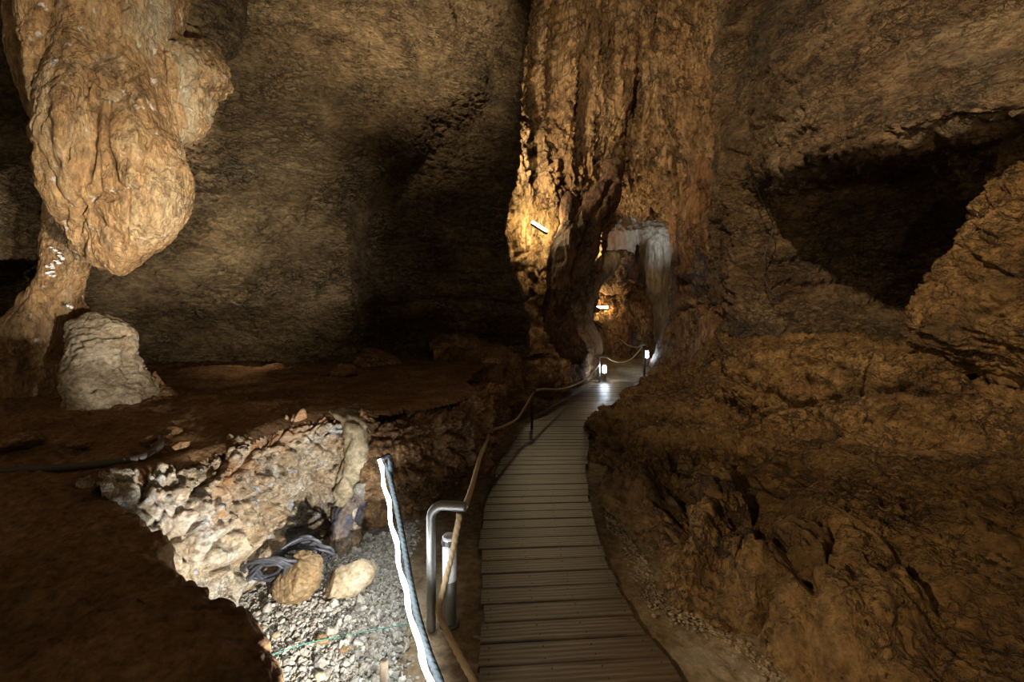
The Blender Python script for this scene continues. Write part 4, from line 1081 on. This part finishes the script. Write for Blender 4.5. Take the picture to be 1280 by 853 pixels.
# ================================================================== LIGHT STRIP ON ITS ROPE
path = [P3(474, 576, 3.02), P3(480, 602, 2.86), P3(486, 634, 2.68), P3(494, 676, 2.46), P3(503, 722, 2.24), P3(514, 772, 2.02), P3(528, 822, 1.83), P3(541, 860, 1.70), P3(553, 910, 1.56), P3(562, 990, 1.42)]
lt = thing('light_strip', path[-1][:2] + (0.0,), 'glowing white rope light running from the plastered pillar down to the gravel', 'light strip')
C = resample(path, 0.012)
n = len(C); t = np.linspace(0, 1, n)
wob = np.stack([0.006 * np.sin(t * 38), 0 * t, 0.006 * np.cos(t * 31)], 1)
V, fc = tube_verts(C + wob, 0.0105 * (1 + 0.22 * np.sin(t * 57) * np.sin(t * 23)), 14)
link_mesh('led_tube', V, fc, M['strip_glow'], lt)
lathe('end_cap', tuple(C[0] + wob[0] + np.array([0, .0, -.004])), [(0, 0), (.012, 0), (.012, .02), (0, .022)], M['black'], lt, seg=16)
sup = C + np.array([0.026, 0.055, -0.035]) + np.stack([0.008 * np.sin(t * 7), 0 * t, 0 * t], 1)
Cs = resample(sup[::6], 0.005)
V, fc = tube_verts(Cs, 0.018, 20, (3, 9, .28))
o = link_mesh('rope', V, fc, M['rope_grey'])
tag(o, 'thick dark grey rope the glowing light strip runs along', 'rope')
o = tube('rope', [P3(478, 574, 3.02), P3(486, 570, 3.04), P3(488, 580, 3.02), P3(489, 600, 3.0), P3(490, 622, 2.98)], 0.016, M['rope_grey'], step=0.005, seg=20, twist=(3, 9, .28))
tag(o, 'short loose rope end hanging behind the top of the light strip', 'rope')

# ================================================================== BOARDWALK
Lc = [(-.10, 0.9), (-.115, 1.6), (-.15, 2.05), (-.155, 2.4), (-.20, 2.9), (-.232, 3.5), (-.21, 4.3), (-.10, 5.4), (.24, 6.9), (.88, 8.6), (1.62, 10.2), (2.30, 11.7)]
Rc = [(.74, 0.9), (.745, 1.6), (.735, 2.05), (.66, 2.4), (.63, 2.9), (.655, 3.5), (.72, 4.3), (.90, 5.4), (1.24, 6.9), (1.90, 8.6), (2.72, 10.2), (3.45, 11.7)]
Ls = catmull(np.array(Lc), [40] * (len(Lc) - 1)); Rs = catmull(np.array(Rc), [40] * (len(Rc) - 1))
mid = (Ls + Rs) / 2
s = np.concatenate([[0], np.cumsum(np.linalg.norm(np.diff(mid, axis=0), axis=1))])
PITCH = 0.152
npl = int(s[-1] / PITCH)
rr = random.Random(12)
Vs, Fs, UVs, screws, off = [], [], [], [], 0
tilt = 0.10
for i in range(npl):
    a, b = s[0] + i * PITCH + 0.005, s[0] + (i + 1) * PITCH - 0.005
    def at(q, S): return np.array([np.interp(q, s, S[:, 0]), np.interp(q, s, S[:, 1])])
    jl, jr = rr.uniform(-.012, .012), rr.uniform(-.012, .012)
    c0, c1 = at(a, Ls), at(a, Rs); c3, c2 = at(b, Ls), at(b, Rs)
    e = (c1 - c0) / np.linalg.norm(c1 - c0)
    sk_ = tilt * np.interp(a, [0, 3, 6], [1, .6, 0])
    fwd = np.array([-e[1], e[0]])
    c0 = c0 + e * jl - fwd * sk_ * .4; c3 = c3 + e * jl - fwd * sk_ * .4; c1 = c1 + e * jr + fwd * sk_ * .4; c2 = c2 + e * jr + fwd * sk_ * .4
    zt = 0.012 + rr.uniform(-.003, .003); zb = -0.02
    bv = 0.004
    nseg = 1
    ring_top = [c0 + e * bv + fwd * bv, c1 - e * bv + fwd * bv, c2 - e * bv - fwd * bv, c3 + e * bv - fwd * bv]
    vs = [(*p, zt) for p in ring_top] + [(*p, zt - bv) for p in (c0, c1, c2, c3)] + [(*p, zb) for p in (c0, c1, c2, c3)]
    fs = [(0, 1, 2, 3)] + [(4 + k, 4 + (k + 1) % 4, (k + 1) % 4, k) for k in range(4)] + [(8 + k, 8 + (k + 1) % 4, 4 + (k + 1) % 4, 4 + k) for k in range(4)]
    L = np.linalg.norm(c1 - c0); ou = rr.uniform(0, 40); ov = rr.uniform(0, 40)
    uv = {0: (0, 0), 1: (L, 0), 2: (L, PITCH), 3: (0, PITCH)}
    UVs += [(ou + uv[k % 4][0], ov + uv[k % 4][1]) for k in range(12)]
    Vs += vs; Fs += [tuple(q + off for q in f) for f in fs]; off += 12
    for fr in (0.05, 0.36, 0.64, 0.95):
        for g in (0.24, 0.76):
            p = c0 * (1 - fr) * (1 - g) + c1 * fr * (1 - g) + c3 * (1 - fr) * g + c2 * fr * g
            screws.append((p[0] + rr.uniform(-.01, .01), p[1] + rr.uniform(-.006, .006), zt, a))
bw_ = thing('boardwalk', (0.3, 2.2, 0), 'curving wooden boardwalk of cross planks leading to the arch', 'boardwalk')
link_mesh('deck', np.array(Vs), np.array(Fs), M['wood'], bw_, smooth=False, uv=np.array(UVs))
sv, sf, off = [], [], 0
for (x, y, z, a) in screws:
    if a > 5.5: continue
    k = np.arange(8) / 8 * 2 * math.pi
    ring = np.stack([x + .005 * np.cos(k), y + .005 * np.sin(k), np.full(8, z + .0012)], 1)
    low = ring * [1, 1, 0] + [0, 0, z - .002]
    sv.append(np.concatenate([ring, low]));
    sf += [(off, off + 1, off + 2, off + 3), (off, off + 3, off + 4, off + 7), (off + 4, off + 5, off + 6, off + 7)] + [(off + 8 + j, off + 8 + (j + 1) % 8, off + (j + 1) % 8, off + j) for j in range(8)]
    off += 16
o = link_mesh('screw_heads', np.concatenate(sv), np.array(sf), M['screw'], bw_, smooth=False); o['kind'] = 'stuff'

# cement landing past the planks
pts = np.array([(2.28, 11.6), (3.5, 11.6), (4.3, 13.2), (5.2, 15.5), (4.4, 16.2), (3.3, 14.2), (2.7, 13.0)])
n = len(pts); top = np.c_[pts, [0.02, .02, .07, .12, .12, .09, .06]]; bot = np.c_[pts, np.full(n, -.1)]
Vv = np.concatenate([top, bot, [top.mean(axis=0)]])
fc = [(k, (k + 1) % n, 2 * n) for k in range(n)] + [(k, n + k, (k + 1) % n) for k in range(n)] + [((k + 1) % n, n + k, n + (k + 1) % n) for k in range(n)]
o = link_mesh('landing', Vv, np.array(fc), M['cement'], smooth=False)
tag(o, 'pale cement landing between the two lit posts at the end of the boardwalk', 'landing', kind='structure')

# ================================================================== POSTS, LAMPS, ROPES
def bent_pole(name, base, top_z, arm, r, mat, parent, bend=.07):
    """vertical pole bending over into a horizontal arm; arm = (dx, dy)"""
    b = np.array(base, float); a = np.array([arm[0], arm[1], 0.0]); L = np.linalg.norm(a); a /= L
    pts = [b + [0, 0, z] for z in np.linspace(-.02, top_z - bend, 24)]
    for t in np.linspace(0, math.pi / 2, 14)[1:]:
        pts.append(b + [0, 0, top_z - bend + bend * math.sin(t)] + a * bend * (1 - math.cos(t)))
    for q in np.linspace(bend, L, 10)[1:]:
        pts.append(b + [0, 0, top_z] + a * q)
    V, fc = tube_verts(np.array(pts), r, 24)
    return link_mesh(name, V, fc, mat, parent), pts[-1]

def bollard(base, hgt, r, lit, label, group=None):
    t = thing('bollard_lamp', base, label, 'lamp', group)
    h = hgt
    lathe('base_plate', base, [(0, 0), (r * 1.5, 0), (r * 1.5, .012), (r * 1.35, .018), (0, .018)], M['steel_dark'], t)
    lathe('body', base, [(r * .97, .015), (r, .02), (r, h * .50), (r * .98, h * .505)], M['steel'], t)
    lathe('diffuser', base, [(r * .96, h * .50), (r * 1.05, h * .505), (r * 1.05, h * .90), (r * .96, h * .905)], M['bollard_glow'] if lit else M['diffuser'], t)
    lathe('vent_ring', base, [(r * .99, h * .90), (r * .99, h * .955)], M['black'], t)
    for k in range(4):
        a = k * math.pi / 2 - 1.15
        V, fq = box_vf((base[0] + r * 1.0 * math.cos(a), base[1] + r * 1.0 * math.sin(a), base[2] + h * .928), (.010, r * 1.0, h * .055), a)
        link_mesh('spacer', V, fq, M['steel'], t, smooth=False)
    lathe('cap', base, [(r * 1.04, h * .955), (r * 1.06, h * .96), (r * 1.06, h * .985), (r * .9, h), (0, h * 1.005)], M['diffuser'] if not lit else M['steel'], t)
    return t

pb = PZ(539, 783, 0)
p1 = thing('rope_post', pb, 'bent brushed steel post in front beside the unlit bollard lamp', 'post', 'rope posts along the boardwalk')
_, tip = bent_pole('pole', pb, .635, (.185, -.03), .0245, M['steel'], p1)
lathe('eyelet', (tip[0] - .035, tip[1], tip[2] - .05), [(0, 0), (.012, 0), (.014, .015), (.008, .03), (0, .03)], M['steel_dark'], p1, seg=16)
bollard(PZ(562, 781, 0), .47, .036, False, 'unlit bollard lamp with white diffuser and steel body behind the front post', 'bollard lamps along the boardwalk')

b2 = PZ(665, 537, 0)
p2 = thing('rope_post', b2, 'thin dark straight post on the left where the boardwalk bends', 'post', 'rope posts along the boardwalk')
lathe('pole', b2, [(0, -.02), (.018, -.02), (.018, .60), (.012, .61), (0, .61)], M['steel_dark'], p2, seg=16)
lathe('eyelet', (b2[0] + .03, b2[1], b2[2] + .57), [(0, 0), (.03, 0), (.03, .03), (0, .03)], M['steel_dark'], p2, seg=16)

b3 = PZ(749, 477, 0)
p3 = thing('rope_post', b3, 'bent steel post beside the lit bollard at the end of the planks', 'post', 'rope posts along the boardwalk')
_, tip3 = bent_pole('pole', b3, .64, (.19, 0.02), .03, M['steel'], p3)
bollard(PZ(755.5, 477.5, 0), .47, .042, True, 'lit bollard lamp at the end of the planks, nearer of the two lit lamps', 'bollard lamps along the boardwalk')

b4 = (*P3(805.5, 466, 12.5)[:2], 0.05)
b4 = P3(805.5, 467, 12.3)
p4 = thing('rope_post', b4, 'dark post with a flat head on the right before the farthest lit lamp', 'post', 'rope posts along the boardwalk')
lathe('pole', b4, [(0, -.1), (.03, -.1), (.03, .76), (0, .76)], M['steel_dark'], p4, seg=16)
lathe('head', (b4[0] - .02, b4[1], b4[2] + .74), [(0, 0), (.11, 0), (.11, .04), (.09, .06), (0, .06)], M['steel'], p4, seg=20)
bollard((*P3(808.5, 458, 13.4)[:2], P3(808.5, 458, 13.4)[2]), .50, .045, True, 'farthest lit bollard lamp behind the dark post by the rock column', 'bollard lamps along the boardwalk')

def rope(pts, label, r=.0165, step=.006, seg=20, tw=(3, 8, .28)):
    o = tube('rope', pts, r, M['rope'], step=step, seg=seg, twist=tw)
    return tag(o, label, 'rope', 'guide ropes of the boardwalk')
k1 = PZ(549, 764, .03)
rope([(tip[0] - .035, tip[1], tip[2] - .03), (tip[0] - .04, tip[1], tip[2] - .08), P3(562, 705, 2.36), P3(552, 745, 2.33), P3(548, 764, 2.30), P3(556, 785, 2.2), P3(574, 820, 2.06), P3(592, 853, 1.93), P3(618, 905, 1.78)],
     'twisted rope dropping from the front post and trailing out towards the viewer')
rope([tuple(tip + np.array([-.005, 0, .0])), P3(590, 608, 2.75), P3(600, 572, 3.5), P3(608, 552, 4.1), P3(613, 539, 4.45), P3(628, 534, 5.0), P3(646, 524, 5.7), P3(658, 506, 6.3), P3(667, 490, 6.68)],
     'rope rising from the front post along the left edge to the thin dark post', .017, .012, 14)
rope([P3(668, 489, 6.68), P3(680, 487, 7.2), P3(700, 487, 8.2), P3(718, 482, 9.4), P3(735, 472, 10.7), P3(748, 457, 11.7)], 'rope sagging between the thin dark post and the post by the lit bollard', .02, .04, 10, None)
rope([tuple(tip3), P3(766, 451, 12.0), P3(777, 453, 12.1), P3(789, 449, 12.2), P3(798, 440, 12.25), P3(804, 433, 12.3)], 'rope between the two far posts across the landing', .02, .04, 10, None)
rope([P3(803, 433, 12.3), P3(793, 434, 13.5), P3(783, 431, 14.5), P3(776, 425, 15.5), P3(770, 428, 16.5)], 'farthest rope behind the landing on the left', .02, .04, 10, None)

# thin dark cable hanging down the right wall
o = tube('cable', [P3(938, 205, 8.0), P3(948, 240, 8.2), P3(958, 262, 8.3), P3(966, 282, 8.4), P3(963, 300, 8.4), P3(954, 325, 8.4), P3(955, 345, 8.3), P3(962, 362, 8.2), P3(974, 376, 8.1)], .010, M['black'], step=.03, seg=8)
tag(o, 'thin black cable looping down the right wall beside the column', 'cable')

# ---- wall lamps
def tube_lamp(center, length, direction, r, glowmat, label):
    c = np.array(center); d = np.array(direction, float); d /= np.linalg.norm(d)
    t = thing('tube_lamp', center, label, 'lamp')
    a, b = c - d * length / 2, c + d * length / 2
    tube('lamp_tube', [a, (a + b) / 2, b], r, glowmat, parent=t, step=.04, seg=14)
    dn = np.array([0, -.25 * r, -1.6 * r])
    tube('housing', [a + dn - d * .03, (a + b) / 2 + dn, b + dn + d * .03], r * 1.0, M['steel_dark'], parent=t, step=.04, seg=12)
    return t
la, lb = np.array(P3(665, 278, 11.45)), np.array(P3(683, 289, 11.45))
tube_lamp((la + lb) / 2, np.linalg.norm(lb - la), lb - la, .035, M['wall_lamp_glow'], 'bright tilted warm tube lamp on the wall left of the arch')
la, lb = np.array(P3(745.5, 384.5, 18.5)), np.array(P3(759.5, 384.5, 18.5))
tube_lamp((la + lb) / 2, np.linalg.norm(lb - la), lb - la, .045, M['far_lamp_glow'], 'small amber tube lamp glowing beyond the arch under the round rock')
